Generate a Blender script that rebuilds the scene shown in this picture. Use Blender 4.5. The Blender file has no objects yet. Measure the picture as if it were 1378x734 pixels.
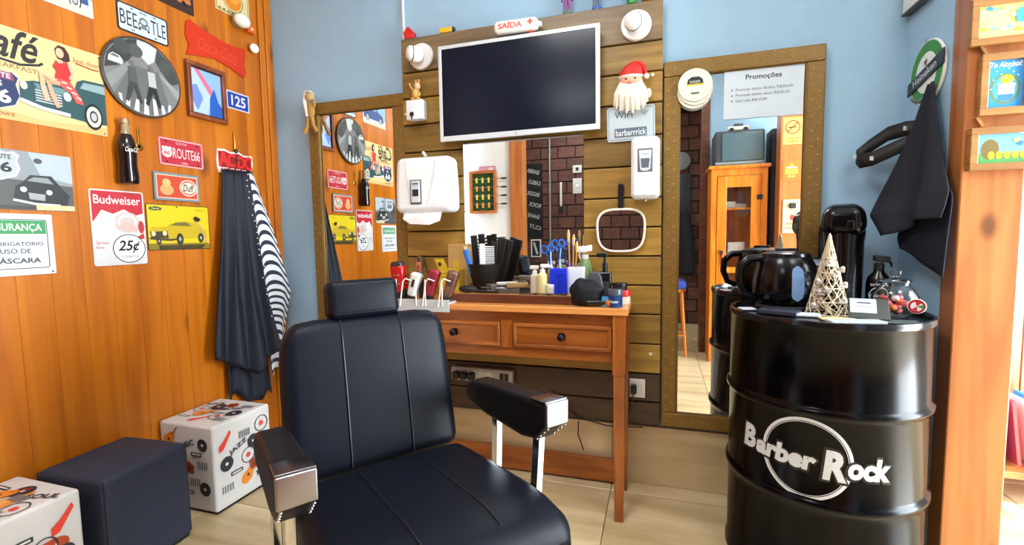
import bpy, math, random
from mathutils import Matrix, Vector
random.seed(7)
scene = bpy.context.scene
COL = scene.collection
PI = math.pi

# ------------------------------------------------------------------ camera
def cam_axes(yaw, pitch, roll):
    f = Vector((-math.sin(yaw)*math.cos(pitch), math.cos(yaw)*math.cos(pitch), -math.sin(pitch)))
    rt = Vector((math.cos(yaw), math.sin(yaw), 0)); up = rt.cross(f)
    return rt*math.cos(roll)+up*math.sin(roll), -rt*math.sin(roll)+up*math.cos(roll), f
cd = bpy.data.cameras.new('camera'); cam = bpy.data.objects.new('camera', cd); COL.objects.link(cam)
cd.sensor_fit = 'HORIZONTAL'; cd.sensor_width = 36; cd.lens = 631.4/1378*36; cd.clip_start = .02
_r, _u, _f = cam_axes(.30311, .077247, -.01596)
cam.matrix_world = Matrix(((_r.x,_u.x,-_f.x,0),(_r.y,_u.y,-_f.y,0),(_r.z,_u.z,-_f.z,1.15),(0,0,0,1)))
scene.camera = cam

# ------------------------------------------------------------------ world, lights, exposure
w = bpy.data.worlds.new('sky'); scene.world = w; w.use_nodes = True
bg = w.node_tree.nodes['Background']; bg.inputs[0].default_value = (.80,.90,1.0,1); bg.inputs[1].default_value = 10.0
scene.view_settings.view_transform = 'Standard'; scene.view_settings.look = 'None'
scene.view_settings.exposure = -0.10; scene.view_settings.gamma = 1
def area(name, loc, rot, sx, sy, power, color):
    l = bpy.data.lights.new(name, 'AREA'); l.shape = 'RECTANGLE'; l.size = sx; l.size_y = sy; l.energy = power; l.color = color
    o = bpy.data.objects.new(name, l); COL.objects.link(o); o.location = loc; o.rotation_euler = rot; return o
area('daylight_doorway', (2.62, 1.3, 1.13), (0, PI/2, 0), 2.2, .95, 200, (.84,.93,1))      # daylight entering by the shop door
sl = bpy.data.lights.new('sun', 'SUN'); sl.energy = 14; sl.angle = .01; sl.color = (1,.95,.86)
so = bpy.data.objects.new('sun', sl); COL.objects.link(so); so.rotation_euler = Vector((-.5,.36,-.85)).to_track_quat('-Z','Y').to_euler()
# ceiling panels get their light in their own builder below

# ------------------------------------------------------------------ materials
def lin(c): c = c/255; return c/12.92 if c <= .04045 else ((c+.055)/1.055)**2.4
def L3(c): return (lin(c[0]), lin(c[1]), lin(c[2]), 1)
MATS = {}
def new_mat(name):
    m = bpy.data.materials.new(name); m.use_nodes = True
    return m, m.node_tree.nodes, m.node_tree.links, m.node_tree.nodes['Principled BSDF']
def col(c, rough=.5, metal=0., spec=.5, bump=0., bscale=200., coat=0.):
    k = (tuple(c), rough, metal, spec, bump, bscale, coat)
    if k in MATS: return MATS[k]
    m, N, Lk, P = new_mat('paint_%02x%02x%02x' % tuple(int(v) for v in c))
    # slight procedural mottling of the colour
    tc = N.new('ShaderNodeTexCoord'); nz = N.new('ShaderNodeTexNoise'); nz.inputs['Scale'].default_value = 14; nz.inputs['Detail'].default_value = 3
    Lk.new(tc.outputs['Object'], nz.inputs['Vector'])
    mx = N.new('ShaderNodeMix'); mx.data_type = 'RGBA'; a = L3(c)
    mx.inputs[6].default_value = tuple(v*.94 for v in a[:3])+(1,); mx.inputs[7].default_value = tuple(min(1, v*1.06) for v in a[:3])+(1,)
    Lk.new(nz.outputs['Fac'], mx.inputs[0]); Lk.new(mx.outputs[2], P.inputs['Base Color'])
    P.inputs['Roughness'].default_value = rough; P.inputs['Metallic'].default_value = metal
    P.inputs['Specular IOR Level'].default_value = spec; P.inputs['Coat Weight'].default_value = coat
    if bump:
        n2 = N.new('ShaderNodeTexNoise'); n2.inputs['Scale'].default_value = bscale; n2.inputs['Detail'].default_value = 4
        b = N.new('ShaderNodeBump'); b.inputs['Strength'].default_value = bump; b.inputs['Distance'].default_value = .002
        Lk.new(tc.outputs['Object'], n2.inputs['Vector']); Lk.new(n2.outputs['Fac'], b.inputs['Height']); Lk.new(b.outputs['Normal'], P.inputs['Normal'])
    MATS[k] = m; return m
def emit(c, strength):
    k = ('emit', tuple(c), strength)
    if k in MATS: return MATS[k]
    m, N, Lk, P = new_mat('glow_%02x%02x%02x' % tuple(int(v) for v in c))
    P.inputs['Base Color'].default_value = L3(c); P.inputs['Emission Color'].default_value = L3(c); P.inputs['Emission Strength'].default_value = strength
    MATS[k] = m; return m
def wood(name, cols, axis='Z', stretch=9., scale=16., rough=.35, coat=.2, vary=.25, knots=0., bump=.15):
    if name in MATS: return MATS[name]
    m, N, Lk, P = new_mat(name)
    tc = N.new('ShaderNodeTexCoord'); oi = N.new('ShaderNodeObjectInfo')
    ad = N.new('ShaderNodeVectorMath'); ad.operation = 'ADD'
    ml = N.new('ShaderNodeVectorMath'); ml.operation = 'SCALE'; ml.inputs[3].default_value = 37.
    cm = N.new('ShaderNodeCombineXYZ')
    for i in range(3): Lk.new(oi.outputs['Random'], cm.inputs[i])
    Lk.new(cm.outputs[0], ml.inputs[0]); Lk.new(tc.outputs['Object'], ad.inputs[0]); Lk.new(ml.outputs[0], ad.inputs[1])
    mp = N.new('ShaderNodeMapping'); s = [scale]*3; s['XYZ'.index(axis)] = scale/stretch; mp.inputs['Scale'].default_value = s
    Lk.new(ad.outputs[0], mp.inputs['Vector'])
    n1 = N.new('ShaderNodeTexNoise'); n1.inputs['Scale'].default_value = 1.; n1.inputs['Detail'].default_value = 6; n1.inputs['Distortion'].default_value = .8
    Lk.new(mp.outputs[0], n1.inputs['Vector'])
    cr = N.new('ShaderNodeValToRGB'); e = cr.color_ramp.elements
    e[0].position = .30; e[0].color = L3(cols[0]); e[1].position = .70; e[1].color = L3(cols[2])
    x = e.new(.5); x.color = L3(cols[1])
    Lk.new(n1.outputs['Fac'], cr.inputs[0])
    hv = N.new('ShaderNodeHueSaturation')
    mr = N.new('ShaderNodeMapRange'); mr.inputs[3].default_value = 1-vary; mr.inputs[4].default_value = 1+vary
    Lk.new(oi.outputs['Random'], mr.inputs[0]); Lk.new(mr.outputs[0], hv.inputs['Value']); Lk.new(cr.outputs[0], hv.inputs['Color'])
    out = hv.outputs[0]
    if knots:
        mk = N.new('ShaderNodeMapping'); ks = [knots*1.6]*3; ks['XYZ'.index(axis)] = knots*.9; mk.inputs['Scale'].default_value = ks
        Lk.new(ad.outputs[0], mk.inputs['Vector'])
        vo = N.new('ShaderNodeTexVoronoi'); vo.inputs['Scale'].default_value = 1.; Lk.new(mk.outputs[0], vo.inputs['Vector'])
        kr = N.new('ShaderNodeValToRGB'); ke = kr.color_ramp.elements; ke[0].position = .05; ke[0].color = (1,1,1,1); ke[1].position = .13; ke[1].color = (0,0,0,1)
        Lk.new(vo.outputs['Distance'], kr.inputs[0])
        mx = N.new('ShaderNodeMix'); mx.data_type = 'RGBA'; d = L3(cols[0]); mx.inputs[7].default_value = tuple(v*.25 for v in d[:3])+(1,)
        mf = N.new('ShaderNodeMath'); mf.operation = 'MULTIPLY'; mf.inputs[1].default_value = .8
        Lk.new(kr.outputs[0], mf.inputs[0]); Lk.new(mf.outputs[0], mx.inputs[0]); Lk.new(out, mx.inputs[6]); out = mx.outputs[2]
    Lk.new(out, P.inputs['Base Color'])
    b = N.new('ShaderNodeBump'); b.inputs['Strength'].default_value = bump; b.inputs['Distance'].default_value = .002
    Lk.new(n1.outputs['Fac'], b.inputs['Height']); Lk.new(b.outputs['Normal'], P.inputs['Normal'])
    P.inputs['Roughness'].default_value = rough; P.inputs['Coat Weight'].default_value = coat; P.inputs['Coat Roughness'].default_value = .25
    MATS[name] = m; return m
def glass(name, tint=(255,255,255), rough=.02):
    if name in MATS: return MATS[name]
    m, N, Lk, P = new_mat(name); P.inputs['Base Color'].default_value = L3(tint); P.inputs['Roughness'].default_value = rough
    P.inputs['Transmission Weight'].default_value = 1; P.inputs['IOR'].default_value = 1.35; MATS[name] = m; return m
def mirror_mat():
    if 'mirror' in MATS: return MATS['mirror']
    m, N, Lk, P = new_mat('mirror_silver'); P.inputs['Base Color'].default_value = (.88,.9,.9,1); P.inputs['Metallic'].default_value = 1; P.inputs['Roughness'].default_value = .008
    MATS['mirror'] = m; return m
def leather(c, rough=.36):
    k = ('leather', tuple(c), rough)
    if k in MATS: return MATS[k]
    m, N, Lk, P = new_mat('leather'); P.inputs['Base Color'].default_value = L3(c); P.inputs['Roughness'].default_value = rough; P.inputs['Specular IOR Level'].default_value = .16
    tc = N.new('ShaderNodeTexCoord'); v = N.new('ShaderNodeTexVoronoi'); v.inputs['Scale'].default_value = 260
    b = N.new('ShaderNodeBump'); b.inputs['Strength'].default_value = .12; b.inputs['Distance'].default_value = .001
    Lk.new(tc.outputs['Object'], v.inputs['Vector']); Lk.new(v.outputs['Distance'], b.inputs['Height']); Lk.new(b.outputs['Normal'], P.inputs['Normal'])
    n = N.new('ShaderNodeTexNoise'); n.inputs['Scale'].default_value = 5; n.inputs['Detail'].default_value = 4; Lk.new(tc.outputs['Object'], n.inputs['Vector'])
    mr = N.new('ShaderNodeMapRange'); mr.inputs[3].default_value = rough-.06; mr.inputs[4].default_value = rough+.1
    Lk.new(n.outputs['Fac'], mr.inputs[0]); Lk.new(mr.outputs[0], P.inputs['Roughness'])
    MATS[k] = m; return m
def stripes_mat(c1, c2, scale):
    m, N, Lk, P = new_mat('striped_cloth'); tc = N.new('ShaderNodeTexCoord'); uv = N.new('ShaderNodeSeparateXYZ'); Lk.new(tc.outputs['UV'], uv.inputs[0])
    a = N.new('ShaderNodeMath'); a.operation = 'MULTIPLY'; a.inputs[1].default_value = scale; f = N.new('ShaderNodeMath'); f.operation = 'FRACT'
    g = N.new('ShaderNodeMath'); g.operation = 'GREATER_THAN'; g.inputs[1].default_value = .42
    Lk.new(uv.outputs[1], a.inputs[0]); Lk.new(a.outputs[0], f.inputs[0]); Lk.new(f.outputs[0], g.inputs[0])
    mx = N.new('ShaderNodeMix'); mx.data_type = 'RGBA'; mx.inputs[6].default_value = L3(c1); mx.inputs[7].default_value = L3(c2)
    Lk.new(g.outputs[0], mx.inputs[0]); Lk.new(mx.outputs[2], P.inputs['Base Color']); P.inputs['Roughness'].default_value = .8; return m

# ------------------------------------------------------------------ geometry builder
class G:
    def __init__(s): s.v = []; s.f = []; s.m = []; s.uv = None
    def add(s, vs, fs, mi=0):
        o = len(s.v); s.v += [tuple(p) for p in vs]; s.f += [tuple(i+o for i in f) for f in fs]; s.m += [mi]*len(fs); return s
    def box(s, c, d, mi=0, rz=0., rx=0., ry=0.):
        h = Vector(d)/2; R = Matrix.Rotation(rz,3,'Z') @ Matrix.Rotation(ry,3,'Y') @ Matrix.Rotation(rx,3,'X'); c = Vector(c)
        vs = [c + R @ Vector((sx*h.x, sy*h.y, sz*h.z)) for sx in (-1,1) for sy in (-1,1) for sz in (-1,1)]
        return s.add(vs, [(0,1,3,2),(4,6,7,5),(0,4,5,1),(2,3,7,6),(0,2,6,4),(1,5,7,3)], mi)
    def bx(s, x0, x1, y0, y1, z0, z1, mi=0): return s.box(((x0+x1)/2,(y0+y1)/2,(z0+z1)/2), (x1-x0,y1-y0,z1-z0), mi)
    def lathe(s, prof, n=24, c=(0,0,0), mi=0, axis='Z', a0=0., a1=2*PI):
        c = Vector(c); full = abs(a1-a0-2*PI) < 1e-6; k = n if full else n+1; vs = []
        for r, z in prof:
            for i in range(k):
                a = a0+(a1-a0)*i/n; p = (r*math.cos(a), r*math.sin(a), z)
                if axis == 'X': p = (p[2], p[0], p[1])
                elif axis == 'Y': p = (p[0], p[2], p[1])
                vs.append(c+Vector(p))
        fs = []
        for j in range(len(prof)-1):
            for i in range(n):
                a = j*k+i; b = j*k+(i+1) % k
                q = (a, b, b+k, a+k); fs.append(q if axis != 'Y' else q[::-1])
        if full:
            for j, rev in ((0, True), (len(prof)-1, False)):
                if prof[j][0] > 1e-5:
                    q = [j*k+i for i in range(k)]
                    if rev != (axis == 'Y'): q = q[::-1]
                    fs.append(tuple(q))
        return s.add(vs, fs, mi)
    def tube(s, pts, r, n=8, mi=0, closed=False, cap=True):
        pts = [Vector(p) for p in pts]; m = len(pts); rs = r if isinstance(r, (list,tuple)) else [r]*m; vs = []; pu = None
        for i, p in enumerate(pts):
            a = pts[(i-1) % m] if (i > 0 or closed) else p; b = pts[(i+1) % m] if (i < m-1 or closed) else p
            t = (b-a).normalized()
            if pu is None: pu = t.orthogonal().normalized()
            u = pu - t*pu.dot(t); u = u.normalized() if u.length > 1e-6 else t.orthogonal().normalized(); pu = u; q = t.cross(u)
            for k in range(n): an = 2*PI*k/n; vs.append(p+(u*math.cos(an)+q*math.sin(an))*rs[i])
        fs = []
        for i in range(m if closed else m-1):
            j = (i+1) % m
            for k in range(n): fs.append((i*n+k, i*n+(k+1) % n, j*n+(k+1) % n, j*n+k))
        if cap and not closed: fs += [tuple(range(n))[::-1], tuple((m-1)*n+k for k in range(n))]
        return s.add(vs, fs, mi)
    def prism(s, poly, z0, z1, mi=0, M=None):
        n = len(poly); vs = [Vector((x,y,z0)) for x, y in poly]+[Vector((x,y,z1)) for x, y in poly]
        ar = sum(poly[i][0]*poly[(i+1) % n][1]-poly[(i+1) % n][0]*poly[i][1] for i in range(n))
        if M is not None: vs = [M @ p for p in vs]
        fs = [tuple(range(n))[::-1], tuple(range(n,2*n))]+[(i,(i+1) % n,n+(i+1) % n,n+i) for i in range(n)]
        if ar < 0: fs = [f[::-1] for f in fs]
        return s.add(vs, fs, mi)
    def ball(s, c, r, nu=16, nv=10, mi=0, fn=None):
        r = (r,r,r) if isinstance(r,(int,float)) else r; vs = []; c = Vector(c)
        for j in range(nv+1):
            ph = PI*j/nv
            for i in range(nu):
                th = 2*PI*i/nu; p = Vector((r[0]*math.sin(ph)*math.cos(th), r[1]*math.sin(ph)*math.sin(th), r[2]*math.cos(ph)))
                if fn: p = fn(p)
                vs.append(c+p)
        fs = [(j*nu+i, (j+1)*nu+i, (j+1)*nu+(i+1) % nu, j*nu+(i+1) % nu) for j in range(nv) for i in range(nu)]
        return s.add(vs, fs, mi)
    def rbox(s, c, half, r, n=3, m=2, mi=0, fn=None):
        h = half; c = Vector(c); r = min(r, min(h)*.999)
        def ax(H):
            o = [-H+r*(1-math.cos(PI/2*i/n)) if False else -H+r*i/n for i in range(n+1)]
            inn = [-(H-r)+2*(H-r)*i/m for i in range(1, m)]; return o+inn+[-x for x in reversed(o)]
        A = [ax(h[i]) for i in range(3)]; idx = {}; vs = []; fs = []
        def vid(p):
            q = Vector([max(-(h[i]-r), min(h[i]-r, p[i])) for i in range(3)]); d = Vector(p)-q
            if d.length > 1e-9:
                # spread samples evenly over the rounded edge
                dd = Vector([math.tan(max(-1,min(1,d[i]/r))*PI/4) for i in range(3)]); P = q+r*dd.normalized()
            else: P = q
            key = tuple(round(x,6) for x in P)
            if key not in idx: idx[key] = len(vs); vs.append(P)
            return idx[key]
        for a in range(3):
            b, cc = (a+1) % 3, (a+2) % 3
            for sg in (-1,1):
                for i in range(len(A[b])-1):
                    for j in range(len(A[cc])-1):
                        q = []
                        for bi, cj in ((i,j),(i+1,j),(i+1,j+1),(i,j+1)):
                            p = [0,0,0]; p[a] = sg*h[a]; p[b] = A[b][bi]; p[cc] = A[cc][cj]; q.append(vid(p))
                        q = list(dict.fromkeys(q))
                        if len(q) > 2: fs.append(tuple(q if sg > 0 else q[::-1]))
        if fn: vs = [fn(p) for p in vs]
        return s.add([c+p for p in vs], fs, mi)
    def xf(s, M, start=0):
        s.v = s.v[:start]+[tuple(M @ Vector(p)) for p in s.v[start:]]; return s
    def obj(s, name, mats, parent=None, smooth=True, bevel=0., seg=2, M=None, solid=0., ang=40):
        me = bpy.data.meshes.new(name); me.from_pydata(s.v, [], s.f); me.update()
        if not isinstance(mats, (list,tuple)): mats = [mats]
        for m in mats: me.materials.append(m)
        if len(mats) > 1: me.polygons.foreach_set('material_index', s.m)
        if smooth:
            me.polygons.foreach_set('use_smooth', [True]*len(me.polygons)); me.set_sharp_from_angle(angle=math.radians(ang))
        if s.uv:
            ul = me.uv_layers.new(name='UVMap')
            for lp in me.loops: ul.data[lp.index].uv = s.uv[lp.vertex_index]
        return link(name, me, parent, M, bevel, seg, solid)
def link(name, me, parent=None, M=None, bevel=0., seg=2, solid=0.):
    o = bpy.data.objects.new(name, me); COL.objects.link(o)
    if parent is not None: o.parent = parent
    if M is not None:
        if parent is None: o.matrix_world = M
        else: o.matrix_local = M
    if bevel:
        b = o.modifiers.new('bevel','BEVEL'); b.width = bevel; b.segments = seg; b.limit_method = 'ANGLE'; b.angle_limit = math.radians(40)
    if solid:
        b = o.modifiers.new('solid','SOLIDIFY'); b.thickness = solid; b.offset = 0
    return o
def T(x, y, z): return Matrix.Translation((x,y,z))
def frame(o, ex, ey):
    ex = Vector(ex); ey = Vector(ey); ez = ex.cross(ey)
    return Matrix(((ex.x,ey.x,ez.x,o[0]),(ex.y,ey.y,ez.y,o[1]),(ex.z,ey.z,ez.z,o[2]),(0,0,0,1)))
LX, BY, RX = -2.06, 2.18, .885          # left wall, back wall, right stub wall
PY = 2.13                                # front of the plank panel
def onleft(y, z, off=0., roll=0.): return frame((LX+off, y, z), (0,1,0), (0,0,1)) @ Matrix.Rotation(roll,4,'Z')     # local x to the right, y up, z out
def onback(x, z, Y=BY, roll=0.): return frame((x, Y, z), (1,0,0), (0,0,1)) @ Matrix.Rotation(roll,4,'Z')
def onright(y, z, X=RX, roll=0.): return frame((X, y, z), (0,-1,0), (0,0,1)) @ Matrix.Rotation(roll,4,'Z')
def onrear(x, z, Y, roll=0.): return frame((x, Y, z), (-1,0,0), (0,0,1)) @ Matrix.Rotation(roll,4,'Z')            # walls that face the mirrors
def tag(o, label, cat, group=None):
    o['label'] = label; o['category'] = cat
    if group: o['group'] = group
    return o
def thing(name, label, cat, M=None, group=None):
    o = bpy.data.objects.new(name, None); COL.objects.link(o); o.empty_display_size = .05
    if M is not None: o.matrix_world = M
    return tag(o, label, cat, group)
def struct(o): o['kind'] = 'structure'; return o
def text_geo(t, w, h, bold=0., shear=0., keep=False):
    cu = bpy.data.curves.new('lettering','FONT'); cu.body = t; cu.size = 1; cu.shear = shear; cu.offset = bold; cu.resolution_u = 3; cu.fill_mode = 'FRONT'
    ob = bpy.data.objects.new('lettering', cu); me = bpy.data.meshes.new_from_object(ob)
    vs = [tuple(v.co) for v in me.vertices]; fs = [tuple(p.vertices) for p in me.polygons]
    bpy.data.meshes.remove(me); bpy.data.objects.remove(ob); bpy.data.curves.remove(cu)
    if not vs: return [], []
    x0 = min(v[0] for v in vs); x1 = max(v[0] for v in vs); y0 = min(v[1] for v in vs); y1 = max(v[1] for v in vs)
    sx = w/(x1-x0) if w else None; sy = h/(y1-y0) if h else sx
    if sx is None: sx = sy
    return [((v[0]-(x0+x1)/2)*sx, (v[1]-(y0+y1)/2)*sy) for v in vs], fs
PF = 1.
class Art:                                # flat print, in the local plane of a sign, 0.15 mm per layer
    def __init__(s, z=.0004, rough=.4): s.g = G(); s.z = z; s.mats = []; s.rough = rough
    def mi(s, c):
        m = c if not isinstance(c, tuple) else col(tuple(int(v*PF) for v in c), s.rough)
        if m not in s.mats: s.mats.append(m)
        return s.mats.index(m)
    def _up(s): s.z += .00015; return s.z
    def poly(s, pts, c):
        z = s._up(); n = len(pts)
        ar = sum(pts[i][0]*pts[(i+1) % n][1]-pts[(i+1) % n][0]*pts[i][1] for i in range(n))
        f = tuple(range(n)); s.g.add([(x,y,z) for x,y in pts], [f if ar > 0 else f[::-1]], s.mi(c)); return s
    def rect(s, x0, x1, y0, y1, c): return s.poly([(x0,y0),(x1,y0),(x1,y1),(x0,y1)], c)
    def rrect(s, x0, x1, y0, y1, r, c): return s.poly(rrpts(x0,x1,y0,y1,r), c)
    def ell(s, cx, cy, rx, ry, c, n=24, a=0.): 
        ca, sa = math.cos(a), math.sin(a)
        return s.poly([(cx+rx*math.cos(2*PI*i/n)*ca-ry*math.sin(2*PI*i/n)*sa, cy+rx*math.cos(2*PI*i/n)*sa+ry*math.sin(2*PI*i/n)*ca) for i in range(n)], c)
    def ring(s, cx, cy, rx, ry, w, c, n=32):
        z = s._up(); vs = []; fs = []
        for i in range(n):
            a = 2*PI*i/n; vs += [(cx+rx*math.cos(a), cy+ry*math.sin(a), z), (cx+(rx-w)*math.cos(a), cy+(ry-w)*math.sin(a), z)]
        for i in range(n): j = (i+1) % n; fs.append((2*i,2*j,2*j+1,2*i+1))
        s.g.add(vs, fs, s.mi(c)); return s
    def outline(s, x0, x1, y0, y1, w, c, r=.004):
        a = rrpts(x0,x1,y0,y1,r); b = rrpts(x0+w,x1-w,y0+w,y1-w,max(r-w,.0005)); z = s._up(); n = len(a)
        s.g.add([(x,y,z) for x,y in a+b], [(i,(i+1) % n,n+(i+1) % n,n+i) for i in range(n)], s.mi(c)); return s
    def line(s, pts, wd, c):
        z = s._up(); vs = []; m = len(pts)
        for i in range(m):
            a = Vector(pts[max(i-1,0)]); b = Vector(pts[min(i+1,m-1)]); d = (b-a).normalized(); p = Vector(pts[i]); q = Vector((-d.y,d.x))*wd/2
            vs += [(p.x-q.x,p.y-q.y,z),(p.x+q.x,p.y+q.y,z)]
        s.g.add(vs, [(2*i,2*i+2,2*i+3,2*i+1) for i in range(m-1)], s.mi(c)); return s
    def text(s, t, cx, cy, w, h, c, bold=0., shear=0., rot=0.):
        vs, fs = text_geo(t, w, h, bold, shear); z = s._up(); ca, sa = math.cos(rot), math.sin(rot)
        s.g.add([(cx+x*ca-y*sa, cy+x*sa+y*ca, z) for x,y in vs], fs, s.mi(c)); return s
    def obj(s, name, parent, M=None): return s.g.obj(name, s.mats, parent, smooth=False, M=M)
def rrpts(x0, x1, y0, y1, r, n=4):
    o = []
    for cx, cy, a in ((x1-r,y1-r,0),(x0+r,y1-r,PI/2),(x0+r,y0+r,PI),(x1-r,y0+r,3*PI/2)):
        o += [(cx+r*math.cos(a+PI/2*i/n), cy+r*math.sin(a+PI/2*i/n)) for i in range(n+1)]
    return o
def cloth(Lp, Rp, ns, nt, tmax, fold, uvs=1.):
    """surface between two hanging edges; tmax(s) trims the hem, fold(s,t) is a 3-D offset"""
    def at(pl, t):
        t = max(0., min(1., t))*(len(pl)-1); i = min(int(t), len(pl)-2); return Vector(pl[i]).lerp(Vector(pl[i+1]), t-i)
    g = G(); vs = []; uv = []
    for i in range(ns+1):
        s_ = i/ns
        for j in range(nt+1):
            t = tmax(s_)*j/nt; p = at(Lp,t).lerp(at(Rp,t), s_)+Vector(fold(s_,t)); vs.append(p); uv.append((s_, t))
    fs = [(i*(nt+1)+j, (i+1)*(nt+1)+j, (i+1)*(nt+1)+j+1, i*(nt+1)+j+1) for i in range(ns) for j in range(nt)]
    g.add(vs, fs); g.uv = uv; return g
# ================================================================== the room
ORANGE = wood('varnished_pine', [(160,82,3),(182,100,5),(198,116,10)], 'Z', 16, 16, .36, .10, .05, 2.0)
PANEL = wood('stained_planks', [(122,92,36),(146,112,44),(168,132,56)], 'X', 12, 22, .48, .05, .28, 2.6)
CAB = wood('honey_pine', [(172,88,14),(196,110,22),(214,130,34)], 'Z', 8, 20, .3, .3, .05, 2.5)
POSTW = wood('post_pine', [(156,90,42),(176,107,52),(194,125,66)], 'Z', 12, 16, .35, .25, .06, 2.6)
TABW = wood('table_pine', [(128,68,20),(152,84,27),(176,104,40)], 'X', 9, 24, .32, .3, .05, 3.)
TABV = wood('table_pine_upright', [(128,68,20),(152,84,27),(176,104,40)], 'Z', 9, 24, .32, .3, .05)
TABTOP = wood('table_top_pine', [(190,116,52),(212,142,72),(226,162,92)], 'X', 9, 22, .28, .3, .04)
TRAYW = wood('tray_wood', [(70,34,16),(92,46,22),(112,60,30)], 'X', 8, 24, .4, .2, .05)
TILE = wood('wood_look_tile', [(176,152,112),(204,182,140),(222,202,164)], 'X', 6, 7, .28, .3, .06, 0, .03)
BLUE = col((158,194,220), .75, 0, .3, .12, 60)
WHITEW = col((222,226,222), .8, 0, .3, .1, 60)
BLK = col((16,16,18), .35); BLKM = col((22,22,24), .6); WHT = col((236,238,238), .3, 0, .5); CHROME = col((205,208,212), .12, 1.)
STEEL = col((150,152,156), .3, 1.); BRASS = col((176,136,60), .3, 1.)
FRAMEG = None
CZ = 2.75
# floor with separate wood-look tiles
floor = struct(G().bx(-2.5, 4.2, -2.2, 4.2, -.06, -.006).obj('floor', col((120,104,80), .8), smooth=False))
tg = G().box((0,0,0), (.5425,.5425,.008)); tme = tg.obj('tile', TILE, floor, False, bevel=.0012, seg=1, M=T(-.198-.273, 2.072-.273, -.004))
k = 0
for i in range(-5, 8):
    for j in range(-8, 4):
        x = -.198+.273+i*.546; y = 2.072-.273+j*.546
        if (i, j) == (-1, 0) or x < -2.45 or y < -2.1 or x > 4.0: continue
        if x > -2.5: link('tile', tme.data, floor, T(x, y, -.004), .0012, 1)
# back wall, painted, with a skirting of floor tile
struct(G().bx(-2.25, 1.035, BY, BY+.12, 0, CZ).obj('wall_back', BLUE, smooth=False))
sk = struct(G().bx(LX, RX, BY-.006, BY, 0, .276).obj('baseboard_back', col((150,130,100), .8), smooth=False))
bt = G().box((0,0,0), (.5425,.008,.2725))
m0 = None
for i in range(6):
    x0 = max(LX+.002, -.198-4*.546+i*.546); x1 = min(RX-.002, x0+.5435 if i else -.198-3*.546-.0025)
    G().bx(x0, x1, BY-.014, BY-.006, .001, .2735).obj('tile', TILE, sk, False, bevel=.0012, seg=1)
# left wall of upright boards
wl = struct(G().bx(LX-.12, LX-.016, -.575, BY, 0, CZ).obj('wall_left', col((120,62,14), .7), smooth=False))
pw = .0985
pl = G().box((0,0,0), (.016, pw-.0003, CZ-.004)).obj('plank', ORANGE, wl, False, bevel=.0009, seg=1, M=T(LX-.008, 2.085-pw/2, CZ/2))
for i in range(1, 27): link('plank', pl.data, wl, T(LX-.008, 2.085-pw*(i+.5), CZ/2), .0009, 1)
g = G(); g.bx(LX-.016, LX+.012, 2.086, 2.122, 0, CZ); g.bx(LX-.016, LX+.018, 2.124, 2.148, 0, CZ); g.bx(LX-.016, LX+.010, 2.150, 2.178, 0, CZ)
struct(g.obj('trim_1', ORANGE, None, False, bevel=.004, seg=3))
# right stub wall and its timber post
struct(G().bx(RX, 1.035, 1.886, BY, 0, CZ).obj('wall_right', BLUE, smooth=False))
post = G().bx(RX, 1.04, 1.805, 1.884, 0, CZ).obj('timber_post', POSTW, None, False, bevel=.004)
tag(post, 'square orange timber post at the end of the blue wall beside the barrel', 'post')
# room beyond, seen past the post and in the mirrors
struct(G().bx(1.035, 2.7, 3.6, 3.7, 0, CZ).obj('wall_far', WHITEW, smooth=False))
struct(G().bx(-2.5, 2.7, -2.2, 3.7, CZ, CZ+.08).obj('ceiling', col((214,216,214), .8), smooth=False))
struct(G().bx(-2.5, -1.56, -.87, -.75, 0, CZ).obj('wall_rear_white', WHITEW, smooth=False))
g = G(); g.bx(2.6, 2.7, -2.1, .5, 0, CZ); g.bx(2.6, 2.7, 1.85, 3.6, 0, CZ); g.bx(2.6, 2.7, .5, 1.85, 2.3, CZ)
struct(g.obj('wall_street', WHITEW, smooth=False))
dr = struct(G().bx(2.59, 2.71, .47, .53, 0, 2.3).bx(2.59, 2.71, 1.82, 1.88, 0, 2.3).bx(2.59, 2.71, .47, 1.88, 2.27, 2.33).obj('door_1', CAB, smooth=False))
struct(G().bx(-2.5, -2.4, -2.1, -.75, 0, CZ).obj('wall_rear_left', WHITEW, smooth=False))
struct(G().bx(.45, 1.6, -.62, -.52, 0, CZ).obj('wall_rear_blue', BLUE, smooth=False))
# brown block wall at the rear, every block a piece
wr = struct(G().bx(-2.5, 2.7, -2.2, -2.03, 0, CZ).obj('wall_rear_brick', col((48,32,26), .8), smooth=False))
BR = wood('brown_brick', [(78,46,36),(92,56,44),(106,68,54)], 'X', 2, 30, .7, 0, .16)
bw, bh = .235, .155
b0 = None; n = 0
for r in range(17):
    for c in range(-11, 6):
        x = c*bw+(bw/2 if r % 2 else 0); z = .08+r*bh
        if x < -2.3 or x > 1.0 : continue
        M = T(x, -2.022, z)
        if b0 is None: b0 = G().box((0,0,0), (bw-.012, .03, bh-.012)).obj('brick', BR, wr, False, bevel=.004, seg=1, M=M)
        else: link('brick', b0.data, wr, M, .004, 1)
struct(G().bx(-1.56, -1.42, -.90, -.72, 0, CZ).obj('trim_2', POSTW, None, False, bevel=.004))
struct(G().bx(.38, .45, -.64, -.50, 0, CZ).obj('trim_3', TRAYW, None, False, bevel=.004))
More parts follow.
